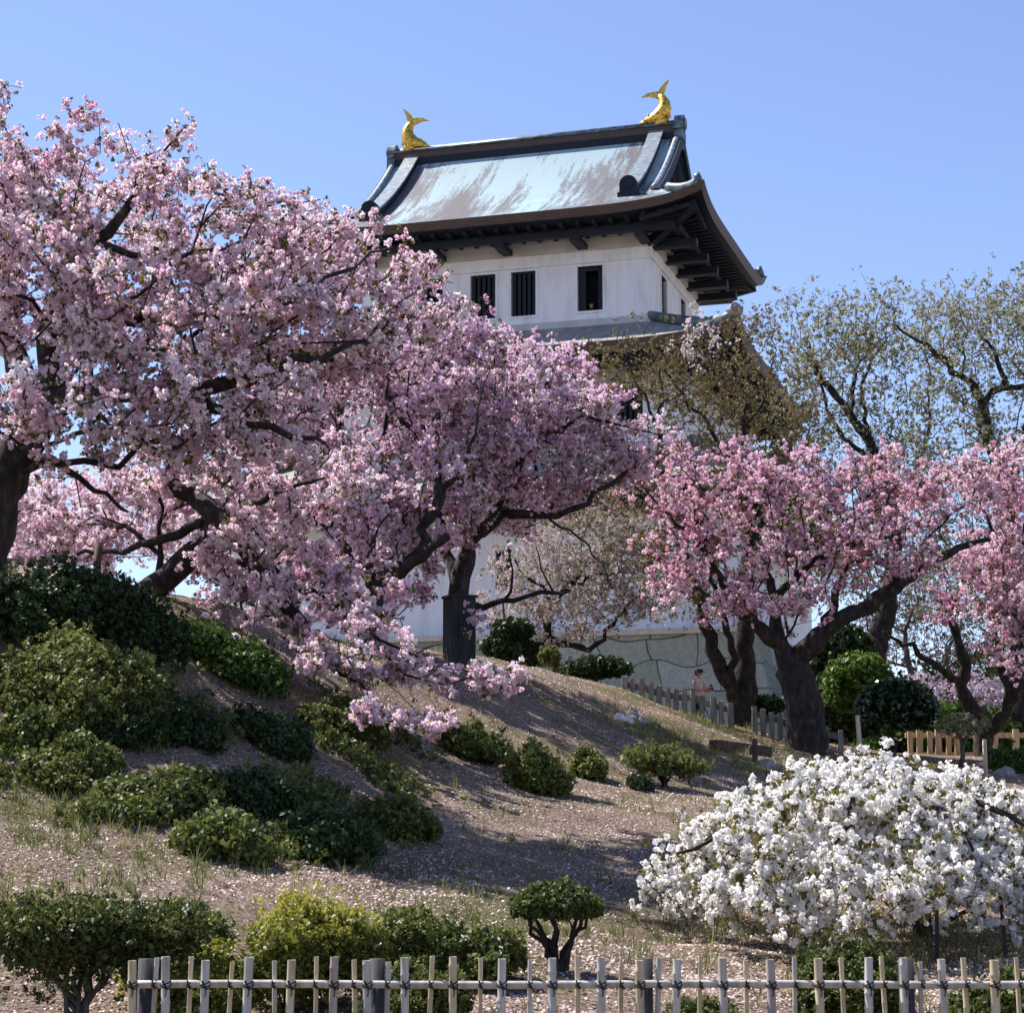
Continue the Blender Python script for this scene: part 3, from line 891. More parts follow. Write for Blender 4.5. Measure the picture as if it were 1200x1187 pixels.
    # golden fish
    for sgn in (-1, 1):
        bx = UC + sgn * (G - 1.0); z0 = zr + .6
        fi = shachi(roof, bx, VC, z0, sgn)
    return roof

def shachi(roof, bx, by, z0, sgn):
    """head low and towards the middle of the ridge, body rearing up at the outer end, forked tail"""
    K = 1.12
    S = lambda a, b, c=0: (bx + sgn * a * K, by + c * K, z0 + b * K)
    path = [(-.52, .14), (-.32, .17), (-.08, .22), (.12, .36), (.22, .58), (.22, .80), (.12, 1.0), (.03, 1.1)]
    rx = [.12, .22, .31, .34, .29, .23, .17, .09]
    b = MB()
    b.tube([S(*p) for p in path], rx, 12)
    fish = b.build('golden_fish', M['gold_metal'], roof, smooth=True)
    MB().tube([S(.12, -.1), S(.12, .3)], [.34, .24], 10).build('base_scroll', M['gold_metal'], fish, smooth=True)
    h = MB().tube([S(-.45, .1, -.12), S(-.66, .05, -.1)], [.1, .06], 8).tube([S(-.45, .1, .12), S(-.66, .05, .1)], [.1, .06], 8)
    h.tube([S(-.3, .3, .12), S(-.4, .36, .16)], [.07, .02], 6).tube([S(-.3, .3, -.12), S(-.4, .36, -.16)], [.07, .02], 6)
    h.build('head', M['gold_metal'], fish, smooth=True)
    def fin(nm, outline, t0=.035):
        m = MB(); n = len(outline)
        if sgn > 0: outline = outline[::-1]
        m.prism([(bx + sgn * x * K, z0 + z * K) for x, z in outline], by - t0, by + t0)
        m.build(nm, M['gold_metal'], fish)
    fin('tail_fin', [(.0, 1.0), (.16, .98), (.24, 1.2), (.30, 1.42), (.42, 1.66), (.28, 1.58), (.1, 1.4), (-.02, 1.2)])
    fin('tail_fin', [(.1, 1.06), (.02, 1.24), (-.18, 1.24), (-.42, 1.2), (-.62, 1.08), (-.38, 1.1), (-.14, 1.02), (-.02, .95)], .05)
    fin('back_fin', [(.34, .1), (.46, .24), (.42, .42), (.48, .56), (.40, .7), (.42, .84), (.32, .96), (.2, .9), (.3, .6), (.22, .2)])
    fin('side_fin', [(-.1, .2), (.02, .42), (.12, .62), (.16, .4), (.3, .2), (.1, .1)], .27)
    return fish

M['copper_light'] = mat_noise("light_patina_copper", [(0.3, (0.13, 0.145, 0.165)), (0.5, (0.20, 0.235, 0.265)), (0.75, (0.32, 0.40, 0.43))], 2.2, 0.4, 6, (2, 2, 2), 0.1, 0.01, 0.15, 0.6)
M['copper_grey'] = mat_noise('grey_copper_sheet', [(0.3, (0.17, 0.155, 0.145)), (0.5, (0.27, 0.26, 0.24)), (0.75, (0.38, 0.39, 0.37))], 1.6, 0.6, 6, (2, .5, .5), 0.15, 0.01)
build_top_roof()

def build_skirt(off_in, off_out, ze, zi, k, wall_off, z_wall, arms, hip=True):
    iu, iv = 5.85 + off_in, 4.25 + off_in
    Lu, Lv = 5.85 + off_out, 4.25 + off_out
    run = off_out - off_in
    b = (zi - ze) * .12 / run ** 2; a = (zi - ze) * .88 / run
    mb = MB(); S = np.linspace(-1, 1, 49)
    for ax in ('f', 's'):
        for sgn in (-1, 1):
            rows = []
            for d in np.linspace(0, run, 12):
                r = []
                for s in S:
                    u, v = (s * (Lu - d), sgn * (Lv - d)) if ax == 'f' else (sgn * (Lu - d), s * (Lv - d))
                    r.append((UC + u, VC + v, ze + a * d + b * d * d + uplift(u / Lu, v / Lv, k)))
                rows.append(r)
            mb.grid(rows)
    roof = mb.build('roof', M['copper_grey'], keep, smooth=True)
    fl = MB(); p = .22                                               # flashing course at the top of the skirt
    x0, x1, y0, y1 = UC - iu, UC + iu, VC - iv, VC + iv
    fl.box(x0 - p, x1 + p, y0 - p, y0 - .003, zi - .25, zi + .16); fl.box(x1 + .003, x1 + p, y0 - .003, y1 + .003, zi - .25, zi + .16)
    fl.box(x0 - p, x1 + p, y1 + .003, y1 + p, zi - .25, zi + .16); fl.box(x0 - p, x0 - .003, y0 - .003, y1 + .003, zi - .25, zi + .16)
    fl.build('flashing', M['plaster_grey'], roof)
    for su in (-1, 1):
        for sv in (-1, 1):
            hp = []
            for d in np.linspace(.2, run, 10):
                uu, vv = Lu - d, Lv - d
                hp.append((UC + su * uu, VC + sv * vv, ze + a * d + b * d * d + uplift(uu / Lu, vv / Lv, k) + .14))
            MB().tube(hp, .22, 8).build('hip_ridge', M['verdigris'], roof, smooth=True)
            e = Vector(hp[0]); dr = Vector((su, sv, 0)).normalized()
            m = MB().tube([e - dr * .1 + Vector((0, 0, .1)), e + dr * .12 + Vector((0, 0, .16))], .26, 16)
            m.tube([e + dr * .121 + Vector((0, 0, .16)), e + dr * .16 + Vector((0, 0, .16))], .16, 16)
            m.tube([e + dr * .161 + Vector((0, 0, .16)), e + dr * .2 + Vector((0, 0, .16))], .07, 12)
            m.build('corner_tile', M['copper_grey'], roof)
    eave_parts(roof, Lu, Lv, ze, k, .42, wall_off, z_wall, .7, arms)
    return roof
build_skirt(0, 4.15, -1.86, -.1, .6, 1.9, -2.12, dict(out=1.2, z=-2.6, front=[-12.6, -9.5, -6.3, -3.2, 0, 1.7], side=[-1.4, 1, 3.2, 5.4, 7.6]))
build_skirt(1.9, 6.1, -7.3, -5.35, .6, 3.9, -7.55, dict(out=1.2, z=-8.0, front=[-14, -11, -8, -5, -2, 1, 3.4], side=[-3, -.5, 2, 4.5, 7]))

# stone foundation below the keep
def stone_base():
    root_z = 4.6 - KEEP_O[2]
    rows = []
    for t in np.linspace(0, 1, 8):
        o = 4.6 + 1.5 * (t ** 1.5); z = -12.5 + t * (root_z + 12.5)
        c = [(-11.7 - o, -o), (o, -o), (o, 8.5 + o), (-11.7 - o, 8.5 + o)]
        r = []
        for i in range(4):
            p, q = c[i], c[(i + 1) % 4]
            for k in range(12): r.append((p[0] + (q[0] - p[0]) * k / 12, p[1] + (q[1] - p[1]) * k / 12, z))
        r.append(r[0])
        rows.append(r)
    root = empty("stone_base", KEEP_O, -A0, label="battered foundation wall of large greenish stone blocks under the white keep", cat="stone wall")
    MB().grid(rows[::-1]).build('stone_face', M['stone'], root)
    o = 4.72
    cp = MB().box(-11.7 - o, o, -o, 8.5 + o, -12.5, -12.302)
    cp.build('coping', M['sill'], root)
stone_base()

# ------------------------------------------------------------------ blossoming cherries on the bank
def base_of(px, py, Y):
    p = at(px, py, Y); p[2] = float(ground_z(p[0], p[1])) - .1
    return p

tree('cherry_tree', "huge old pale pink cherry leaning in from the left edge on a thick dark trunk", 'tree', base_of(-30, 740, 27.5),
     [([(-30, 770, 32.5), (-22, 690, 32.5), (-8, 600, 32.5), (22, 530, 32.5), (55, 478, 32.5)], .34, .27),
      ([(55, 478, 32.5), (62, 420, 32.4), (66, 370, 32.2), (80, 318, 32), (110, 285, 31.8), (140, 258, 31.6), (160, 215, 31.5), (190, 180, 31.5)], .2, .02),
      ([(110, 285, 31.8), (150, 298, 31.2), (215, 300, 31), (265, 292, 30.8)], .07, .015),
      ([(66, 370, 32.2), (110, 370, 31.6), (140, 376, 31.2), (190, 367, 31), (256, 365, 30.8), (337, 356, 30.6)], .12, .02),
      ([(55, 478, 32.5), (110, 458, 32), (170, 462, 31.6), (230, 460, 31.2), (300, 436, 30.8), (360, 424, 30.6), (430, 400, 30.5)], .22, .03),
      ([(280, 440, 31), (305, 400, 31.5), (340, 395, 31.7)], .09, .02),
      ([(40, 505, 32.5), (20, 430, 33.5), (-10, 330, 34), (-20, 220, 34), (0, 130, 34)], .2, .03),
      ([(230, 460, 31.2), (300, 500, 30.8), (380, 520, 30.6)], .1, .02),
      ([(22, 530, 32.5), (90, 560, 33.5), (150, 600, 34)], .08, .02),
      ([(337, 356, 30.6), (400, 320, 31), (460, 290, 31.5)], .04, .012)],
     [(20, 210, 33, 85, 62, 2.5), (-30, 300, 33, 70, 120, 2.5), (10, 115, 33.5, 28, 20, .6, .35), (130, 225, 32, 105, 62, 2.5), (150, 148, 32, 28, 14, .5, .5), (212, 160, 32, 22, 22, .5, .5),
      (250, 275, 32, 120, 62, 2.5), (345, 295, 33, 95, 66, 2.5), (385, 280, 33, 42, 24, 1.2), (440, 305, 33, 55, 38, 1.6), (500, 350, 33, 55, 38, 1.5), (60, 330, 32, 120, 110, 2.8), (200, 385, 31, 140, 80, 2.5),
      (330, 385, 32, 120, 70, 2.5), (120, 490, 31, 140, 60, 2.4), (270, 490, 31, 140, 60, 2.2), (420, 380, 32.5, 90, 60, 2)],
     1150, 6.6, 'pink', 'bronze_leaf', .95, .105, dY=-5, size=.95, flower=MIXED, r_tip=.0075, wild=.9, group='pink cherry trees on the bank')

tree('cherry_tree', "pale pink cherry with slanting trunk behind dark shrubs, boughs drooping down the bank", 'tree', base_of(160, 745, 32.5),
     [([(155, 765, 35.5), (172, 725, 35.5), (205, 685, 35.5), (235, 640, 35.4), (250, 605, 35.3), (225, 580, 35.2)], .22, .14),
      ([(225, 580, 35.2), (200, 555, 35.2), (190, 520, 35.2), (205, 480, 35.2)], .15, .04),
      ([(225, 580, 35.2), (262, 615, 34.6), (300, 665, 34.2), (330, 700, 33.8), (362, 745, 33.4), (400, 790, 33)], .19, .04),
      ([(300, 665, 34.2), (360, 690, 33.6), (420, 730, 33), (490, 770, 32.6)], .06, .015),
      ([(262, 615, 34.6), (320, 580, 34), (380, 560, 33.6)], .08, .02),
      ([(250, 605, 35.3), (170, 640, 35.6), (90, 650, 36)], .09, .03),
      ([(362, 745, 33.4), (330, 820, 32), (345, 885, 31)], .025, .008),
      ([(400, 790, 33), (450, 830, 31.8), (480, 865, 31)], .03, .008)],
     [(220, 545, 35, 130, 55, 2), (90, 640, 37.5, 120, 28, 1.4, .8), (230, 665, 36.5, 70, 25, 1, .8), (120, 600, 37.5, 140, 48, 2), (340, 560, 34.5, 110, 65, 2), (310, 640, 34, 95, 45, 1.4), (380, 705, 33.5, 100, 45, 1.4, .9), (440, 770, 32.5, 100, 42, 1.3, .9),
      (535, 790, 33.5, 75, 26, 1, .7), (470, 845, 31.2, 65, 35, 1, .9), (290, 700, 33.5, 60, 32, 1, .9), (190, 735, 33, 25, 22, .6, .5), (265, 882, 29.5, 16, 8, .4, .4), (345, 888, 29.5, 14, 8, .4, .4),
      (300, 770, 32.5, 60, 30, 1, .45)],
     600, 5.6, 'pink', 'bronze_leaf', .8, .095, dY=-3, size=1.0, flower=FLOWER_BIG, r_tip=.0075, wild=.9, group='pink cherry trees on the bank', floor=.25)

tree('cherry_tree', "dense pink cherry with a dark forked trunk standing left of the boxed trunk", 'tree', base_of(432, 770, 39.5),
     [([(432, 785, 39.5), (436, 735, 39.5), (440, 692, 39.5)], .2, .15),
      ([(440, 692, 39.5), (470, 668, 39.3), (490, 645, 39.2), (502, 610, 39.1), (516, 582, 39)], .14, .1),
      ([(516, 582, 39), (512, 545, 39), (480, 500, 39.2), (455, 460, 39.4), (440, 410, 39.5)], .09, .02),
      ([(516, 582, 39), (545, 540, 38.8), (560, 480, 38.6)], .07, .02),
      ([(440, 692, 39.5), (480, 665, 38.9), (525, 628, 38.4)], .12, .09),
      ([(440, 692, 39.5), (400, 640, 39.6), (365, 605, 39.8), (330, 575, 40)], .12, .03),
      ([(432, 735, 39.5), (433, 650, 40), (430, 600, 40.4), (400, 520, 40.6), (350, 460, 40.8)], .1, .03)],
     [(400, 470, 40, 105, 85, 2.6), (470, 425, 40.5, 100, 62, 2.6), (540, 455, 40, 90, 60, 2.4), (420, 585, 39, 90, 55, 2), (335, 480, 40, 70, 70, 2), (490, 560, 39.5, 90, 55, 2), (520, 385, 41, 62, 42, 1.6), (380, 650, 38.6, 70, 38, 1.2, .9), (450, 640, 40.5, 80, 40, 1.5, .8), (420, 700, 40.5, 90, 34, 1.5, .9), (500, 610, 41, 70, 45, 1.8, .9)],
     880, 6.6, 'lilac', 'bronze_leaf', .95, .13, flower=MIXED, r_tip=.0085, wild=.9, group='pink cherry trees on the bank')

tree('cherry_tree', "lilac pink cherry whose black trunk rises out of a dark wooden box", 'tree', base_of(540, 765, 41.5),
     [([(540, 775, 41.5), (538, 720, 41.5), (540, 672, 41.5), (548, 650, 41.5)], .24, .18),
      ([(548, 650, 41.5), (556, 630, 41.4), (575, 612, 41.3), (600, 600, 41.2), (640, 606, 41), (672, 596, 40.8), (710, 570, 40.6), (752, 548, 40.4)], .13, .03),
      ([(556, 630, 41.4), (580, 600, 41), (600, 560, 40.8), (625, 520, 40.6), (650, 470, 40.5)], .14, .02),
      ([(548, 650, 41.5), (545, 600, 41.8), (535, 560, 42), (520, 510, 42.2), (500, 450, 42.3)], .15, .03),
      ([(530, 690, 41.7), (522, 640, 42), (516, 600, 42.3), (560, 540, 42.5), (600, 470, 42.6), (640, 430, 42.6)], .15, .02),
      ([(545, 712, 41.4), (575, 706, 41), (615, 698, 40.6), (668, 692, 40.3)], .09, .03),
      ([(590, 703, 40.8), (600, 670, 40.6), (596, 640, 40.4)], .035, .012), ([(640, 696, 40.4), (632, 660, 40.3), (628, 640, 40.2)], .025, .01),
      ([(640, 606, 41), (690, 640, 40.6), (720, 690, 40.4)], .03, .01),
      ([(625, 520, 40.6), (680, 490, 40.4), (730, 500, 40.2), (775, 510, 40)], .05, .012)],
     [(570, 435, 42, 95, 52, 2.4), (640, 465, 42, 80, 50, 2.4), (640, 428, 42, 40, 26, 1.2), (690, 490, 41, 65, 40, 1.8), (745, 512, 40.5, 38, 28, 1.2), (610, 525, 41.5, 100, 55, 2.4), (540, 530, 42, 70, 60, 2.4),
      (570, 585, 40.5, 62, 26, 1.4, .8), (640, 575, 41, 55, 24, 1.2, .5), (690, 560, 41, 50, 30, 1.2, .7), (600, 600, 42.5, 70, 30, 1.5, .7), (730, 545, 41, 40, 26, 1, .7), (540, 720, 39.5, 30, 14, .8, .3)],
     720, 6.6, 'lilac', 'bronze_leaf', .95, .13, flower=MIXED, r_tip=.0085, wild=.9, group='pink cherry trees on the bank')

tree('cherry_tree', "rose pink cherry with a thick forked trunk in front of the stone base's right end", 'tree', base_of(945, 866, 45.5),
     [([(948, 880, 45.5), (945, 850, 45.5), (938, 810, 45.5), (926, 775, 45.5)], .44, .34),
      ([(926, 775, 45.5), (900, 745, 45.3), (878, 726, 45.1), (858, 705, 45), (835, 660, 44.8), (815, 610, 44.6)], .2, .04),
      ([(926, 775, 45.5), (912, 740, 45.8), (905, 700, 46), (890, 640, 46.2), (870, 570, 46.4)], .17, .03),
      ([(930, 785, 45.5), (958, 748, 45.3), (985, 725, 45.2), (1010, 712, 45.1), (1048, 690, 44.9)], .24, .15),
      ([(1048, 690, 44.9), (1070, 672, 44.8), (1095, 655, 44.7), (1125, 640, 44.6), (1160, 632, 44.5)], .15, .05),
      ([(958, 748, 45.3), (985, 690, 45.6), (1000, 640, 45.8), (1010, 590, 46)], .12, .03),
      ([(905, 700, 46), (950, 660, 45.4), (1000, 636, 45), (1040, 630, 44.8), (1090, 610, 44.6)], .1, .02),
      ([(878, 726, 45.1), (820, 690, 44.5), (780, 670, 44.2)], .07, .02),
      ([(835, 660, 44.8), (790, 610, 44.4), (750, 565, 44.2)], .06, .015)],
     [(765, 560, 44.5, 55, 36, 1.8), (840, 575, 45.5, 75, 52, 2.4), (930, 565, 46, 85, 45, 2.4), (1020, 565, 46, 85, 42, 2.4), (1100, 575, 45.5, 65, 45, 2), (800, 635, 44.5, 62, 50, 2, .9), (875, 650, 45, 75, 45, 2.4, .9),
      (960, 630, 45.5, 85, 48, 2.4, .9), (1050, 625, 45, 75, 40, 2), (775, 690, 44, 40, 34, 1.2, .7), (895, 705, 44, 62, 24, 1.4, .7), (970, 690, 44, 45, 20, 1.2, .5), (850, 715, 44, 50, 24, 1.2, .7), (930, 715, 44.5, 45, 20, 1.2, .5), (890, 530, 46.5, 60, 22, 1.4, .6), (1150, 560, 46, 45, 40, 1.6, .6), (1060, 660, 44.5, 40, 22, 1, .6)],
     860, 3.3, 'rose', 'bronze_leaf', 1.3, .14, flower=FLOWER_BIG, size=1.05, tint=.5, r_tip=.008, wild=.8, group='pink cherry trees on the bank')

tree('cherry_tree', "rosy cherry at the right edge with two thin slanting trunks behind the cedar railing", 'tree', base_of(1150, 862, 50.5),
     [([(1160, 880, 50.5), (1150, 850, 50.5), (1128, 808, 50.4), (1132, 780, 50.3), (1120, 745, 50.2), (1115, 720, 50.1), (1125, 690, 50)], .22, .07),
      ([(1128, 808, 50.4), (1098, 780, 50), (1065, 758, 49.6), (1035, 740, 49.2)], .12, .03),
      ([(1170, 870, 50.5), (1182, 830, 50), (1180, 790, 49.6), (1170, 765, 49.4)], .2, .07),
      ([(1182, 830, 50), (1210, 780, 49), (1230, 720, 48.5)], .14, .04),
      ([(1230, 720, 48.5), (1200, 660, 48), (1160, 620, 47.6), (1140, 560, 47.4)], .08, .02)],
     [(1165, 640, 47.5, 50, 40, 1.8), (1195, 700, 47, 55, 50, 2), (1150, 690, 48, 62, 40, 1.6, .8), (1185, 760, 47.5, 40, 32, 1.4, .8), (1175, 555, 47, 50, 45, 1.8), (1215, 620, 47, 55, 70, 2), (1105, 715, 48.5, 25, 16, .8, .35)],
     440, 3.8, 'rose', 'bronze_leaf', 1.1, .15, flower=FLOWER_BIG, size=1.05, tint=.6, r_tip=.008, wild=.9, group='pink cherry trees on the bank')

# ------------------------------------------------------------------ trees in young leaf behind
tree('cherry_tree', "brown leafed wild cherry on twin trunks with bronze foliage against the keep's roofs", 'tree', base_of(868, 858, 49),
     [([(870, 872, 49), (872, 820, 49), (872, 770, 49), (875, 700, 49), (878, 620, 49), (872, 560, 49), (874, 500, 49), (876, 440, 49)], .28, .06),
      ([(866, 860, 48.6), (855, 800, 48.6), (840, 770, 48.5), (828, 735, 48.4), (815, 690, 48.2), (800, 640, 48), (782, 590, 47.8), (770, 540, 47.6)], .2, .06),
      ([(855, 800, 48.6), (858, 760, 48.4), (848, 725, 48.2), (830, 660, 48)], .12, .04),
      ([(800, 640, 48), (770, 600, 47.6), (735, 560, 47.2), (700, 540, 47)], .07, .02),
      ([(782, 590, 47.8), (770, 500, 47.4), (745, 450, 47.2), (720, 410, 47)], .06, .015), ([(770, 540, 47.6), (776, 470, 47.4), (775, 410, 47.2)], .05, .012),
      ([(872, 560, 49), (830, 500, 48.6), (790, 450, 48.2), (760, 410, 48)], .07, .015),
      ([(874, 500, 49), (900, 450, 49), (910, 410, 49)], .05, .012), ([(878, 620, 49), (920, 560, 49.2), (950, 500, 49.3)], .07, .015)],
     [(740, 420, 47.5, 55, 45, 1.6, .55), (800, 440, 48, 60, 50, 2, .7), (865, 435, 48.5, 85, 60, 2.4, .6), (905, 480, 49, 75, 60, 2.4, .7), (830, 480, 48.5, 70, 50, 2, .8), (720, 560, 47, 65, 40, 1.6, .6), (760, 545, 47.5, 50, 40, 1.6, .7), (940, 520, 49, 40, 40, 1.6), (880, 390, 48.5, 40, 25, 1.2), (760, 620, 47.5, 60, 50, 1.6, .7), (850, 560, 48.5, 90, 40, 2, .8), (820, 680, 48, 60, 45, 1.6, .6), (680, 600, 47, 45, 30, 1.4, .6), (700, 425, 47, 40, 35, 1.4, .5)],
     1150, 5.0, None, 'brown_leaf', 1.0, .25, bf=.25, size=1.0, r_tip=.0055, sag=-.03, group='trees in young leaf')
br = [o for o in bpy.data.objects if o.get('label', '').startswith('brown leafed')][0]
_p = np.concatenate([at(x, y, 47)[None] + RNG.normal(size=(n, 3)) * .16 for x, y, n in ((806, 385, 14), (800, 408, 12), (830, 392, 12), (846, 400, 10), (822, 376, 8), (815, 425, 8))])
scatter('blossom', FLOWER, _p - np.array(br.location)[None], RNG.uniform(.8, 1.15, len(_p)), M['blush'], br, .6)

tree('leafing_tree', "tall pale sage tree right of the keep, its dark trunk leaning behind the round shrubs", 'tree', base_of(1022, 800, 60),
     [([(1018, 850, 60), (1026, 770, 60), (1042, 690, 60), (1050, 620, 60), (1040, 560, 60), (1000, 490, 60), (960, 440, 60), (945, 400, 60)], .36, .06),
      ([(1040, 560, 60), (985, 505, 59.5), (968, 470, 59.4), (960, 430, 59.4)], .1, .03),
      ([(1050, 620, 60), (1020, 520, 60.4), (1010, 450, 60.5), (1040, 395, 60.6)], .12, .03),
      ([(1000, 490, 60), (1005, 430, 60), (1030, 400, 60)], .07, .02), ([(1050, 620, 60), (1080, 540, 60), (1090, 470, 60), (1085, 400, 60)], .09, .02)],
     [(950, 400, 60, 55, 55, 2.2), (1000, 375, 60, 60, 42, 2.4), (1050, 380, 60, 55, 45, 2.4), (925, 450, 59.5, 35, 50, 2, .6), (985, 440, 60, 75, 60, 2.6, .8), (1050, 450, 60, 60, 60, 2.4, .8), (1000, 520, 59.5, 90, 45, 2.2, .9), (930, 350, 60, 30, 14, 1, .6), (1080, 510, 60, 50, 40, 2, .6), (940, 590, 60, 90, 50, 2.2, .9), (1060, 600, 60, 70, 55, 2.2, .8), (980, 680, 60, 60, 40, 2, .7)],
     1250, 5.4, None, 'sage_leaf', 1.0, .24, bf=.25, size=1.15, r_tip=.006, sag=-.03, group='trees in young leaf')

tree('leafing_tree', "grey-green leafing cherry at the right edge, its forked black limbs showing against the sky", 'tree', base_of(1190, 800, 57),
     [([(1200, 860, 57), (1196, 760, 57), (1185, 660, 57), (1180, 580, 57), (1155, 505, 57), (1150, 470, 57)], .34, .16),
      ([(1155, 505, 57), (1152, 470, 57), (1125, 440, 57), (1100, 415, 57), (1075, 400, 57), (1045, 380, 57)], .16, .02),
      ([(1152, 470, 57), (1175, 450, 57), (1172, 430, 57), (1160, 405, 57), (1140, 380, 57)], .12, .02),
      ([(1175, 455, 57), (1215, 450, 57), (1240, 400, 57)], .1, .03),
      ([(1180, 580, 57), (1205, 500, 56.5), (1225, 420, 56.5), (1220, 340, 56.5)], .15, .03),
      ([(1185, 660, 57), (1215, 590, 57), (1190, 520, 56.6)], .08, .02)],
     [(1120, 385, 57, 55, 52, 2.4), (1170, 370, 57, 60, 48, 2.4), (1195, 330, 57, 25, 20, 1, .5), (1215, 400, 57, 55, 80, 2.4), (1120, 450, 57, 55, 40, 2, .7), (1165, 480, 57, 55, 50, 2, .6), (1110, 520, 57, 70, 35, 2, .7), (1060, 540, 57, 60, 30, 2, .6), (1190, 540, 57, 50, 40, 2, .6), (1140, 610, 57, 60, 50, 2, .7), (1100, 680, 57, 60, 50, 2, .6)],
     1120, 5.4, None, 'sage_leaf', 1.0, .24, bf=.25, size=1.15, r_tip=.006, sag=-.03, group='trees in young leaf')

tree('cherry_tree', "small thinly leafed cherry with twisted trunk and pinkish sprays against the white lower wall", 'tree', base_of(645, 790, 52),
     [([(650, 800, 52), (648, 770, 52), (640, 735, 52), (650, 705, 52), (672, 680, 52), (690, 660, 52)], .16, .05),
      ([(640, 745, 52), (690, 760, 51.5), (712, 735, 51.4), (720, 725, 51.3), (745, 700, 51)], .1, .03),
      ([(650, 705, 52), (620, 680, 52), (600, 650, 52)], .06, .02), ([(672, 680, 52), (720, 670, 51.6), (752, 678, 51.4)], .05, .02)],
     [(620, 660, 52, 55, 40, 1.6, .8), (680, 640, 52, 60, 45, 1.8), (720, 680, 51.5, 60, 45, 1.6), (660, 720, 51.5, 70, 35, 1.6), (740, 640, 51.5, 40, 45, 1.4, .9), (590, 710, 52, 35, 40, 1.2, .9), (690, 590, 52, 60, 28, 1.4, .7), (760, 700, 51.5, 40, 40, 1.4, .8)],
     520, 2.6, 'blush', 'sage_leaf', 2.6, .22, bf=.25, size=1.0, tint=.2, group='trees in young leaf')

tree('cherry_tree', "far pale pink cherry seen through the gap under the leaning trunk at the left edge", 'tree', base_of(60, 660, 52),
     [([(60, 690, 52), (62, 640, 52), (55, 590, 52), (40, 550, 52)], .2, .06), ([(62, 640, 52), (110, 600, 52), (150, 570, 52)], .1, .03)],
     [(60, 600, 52, 90, 45, 2.2), (150, 620, 52, 80, 38, 2, .9), (-20, 630, 52, 60, 45, 2), (220, 640, 52, 60, 30, 1.8, .8), (40, 640, 51, 120, 25, 2, .9)],
     420, 6, 'pink', 'bronze_leaf', .3, .26, size=1.2, tint=.6, group='far cherries')

tree('bare_tree', "reddish twiggy tree still in bud behind the round shrubs, right of the leaning trunk", 'tree', base_of(1075, 830, 64),
     [([(1080, 860, 64), (1078, 820, 64), (1065, 780, 64), (1060, 740, 64)], .16, .07), ([(1078, 820, 64), (1110, 770, 64), (1130, 720, 64)], .09, .03)],
     [(1060, 720, 64, 60, 62, 2.4), (1120, 740, 64, 55, 60, 2.4), (1085, 690, 64, 60, 50, 2), (1020, 760, 64, 35, 50, 2, .7), (970, 650, 64, 70, 50, 2, .8), (1040, 640, 64, 60, 40, 2, .8)],
     760, 7, None, 'twiggy', 1.0, .22, bf=.15, size=.85, bark='bark_grey', r_tip=.007, group='background trees')
tree('bare_tree', "grey-olive twiggy tree in the background behind the two thin slanting trunks", 'tree', base_of(1180, 840, 66),
     [([(1185, 870, 66), (1180, 820, 66), (1170, 770, 66)], .16, .07), ([(1180, 820, 66), (1215, 770, 66), (1230, 720, 66)], .09, .03)],
     [(1170, 760, 66, 60, 70, 2.4), (1225, 740, 66, 50, 80, 2.4), (1190, 690, 66, 55, 50, 2), (1120, 790, 66, 60, 35, 2, .8)],
     520, 7, None, 'olive', 1.0, .26, bf=.15, size=1.1, bark='bark_grey', r_tip=.007, group='background trees')
tree('cherry_tree', "far lilac cherry low behind the hedge and cedar railing", 'tree', base_of(1105, 840, 62),
     [([(1105, 860, 62), (1103, 835, 62), (1095, 815, 62)], .1, .05), ([(1103, 835, 62), (1130, 815, 62)], .05, .02)],
     [(1105, 806, 62, 45, 16, 1.4), (1160, 812, 62, 50, 20, 1.4), (1200, 805, 62, 30, 20, 1.4)],
     130, 5, 'lilac', 'bronze_leaf', .3, .22, size=1.1, tint=.7, group='far cherries')

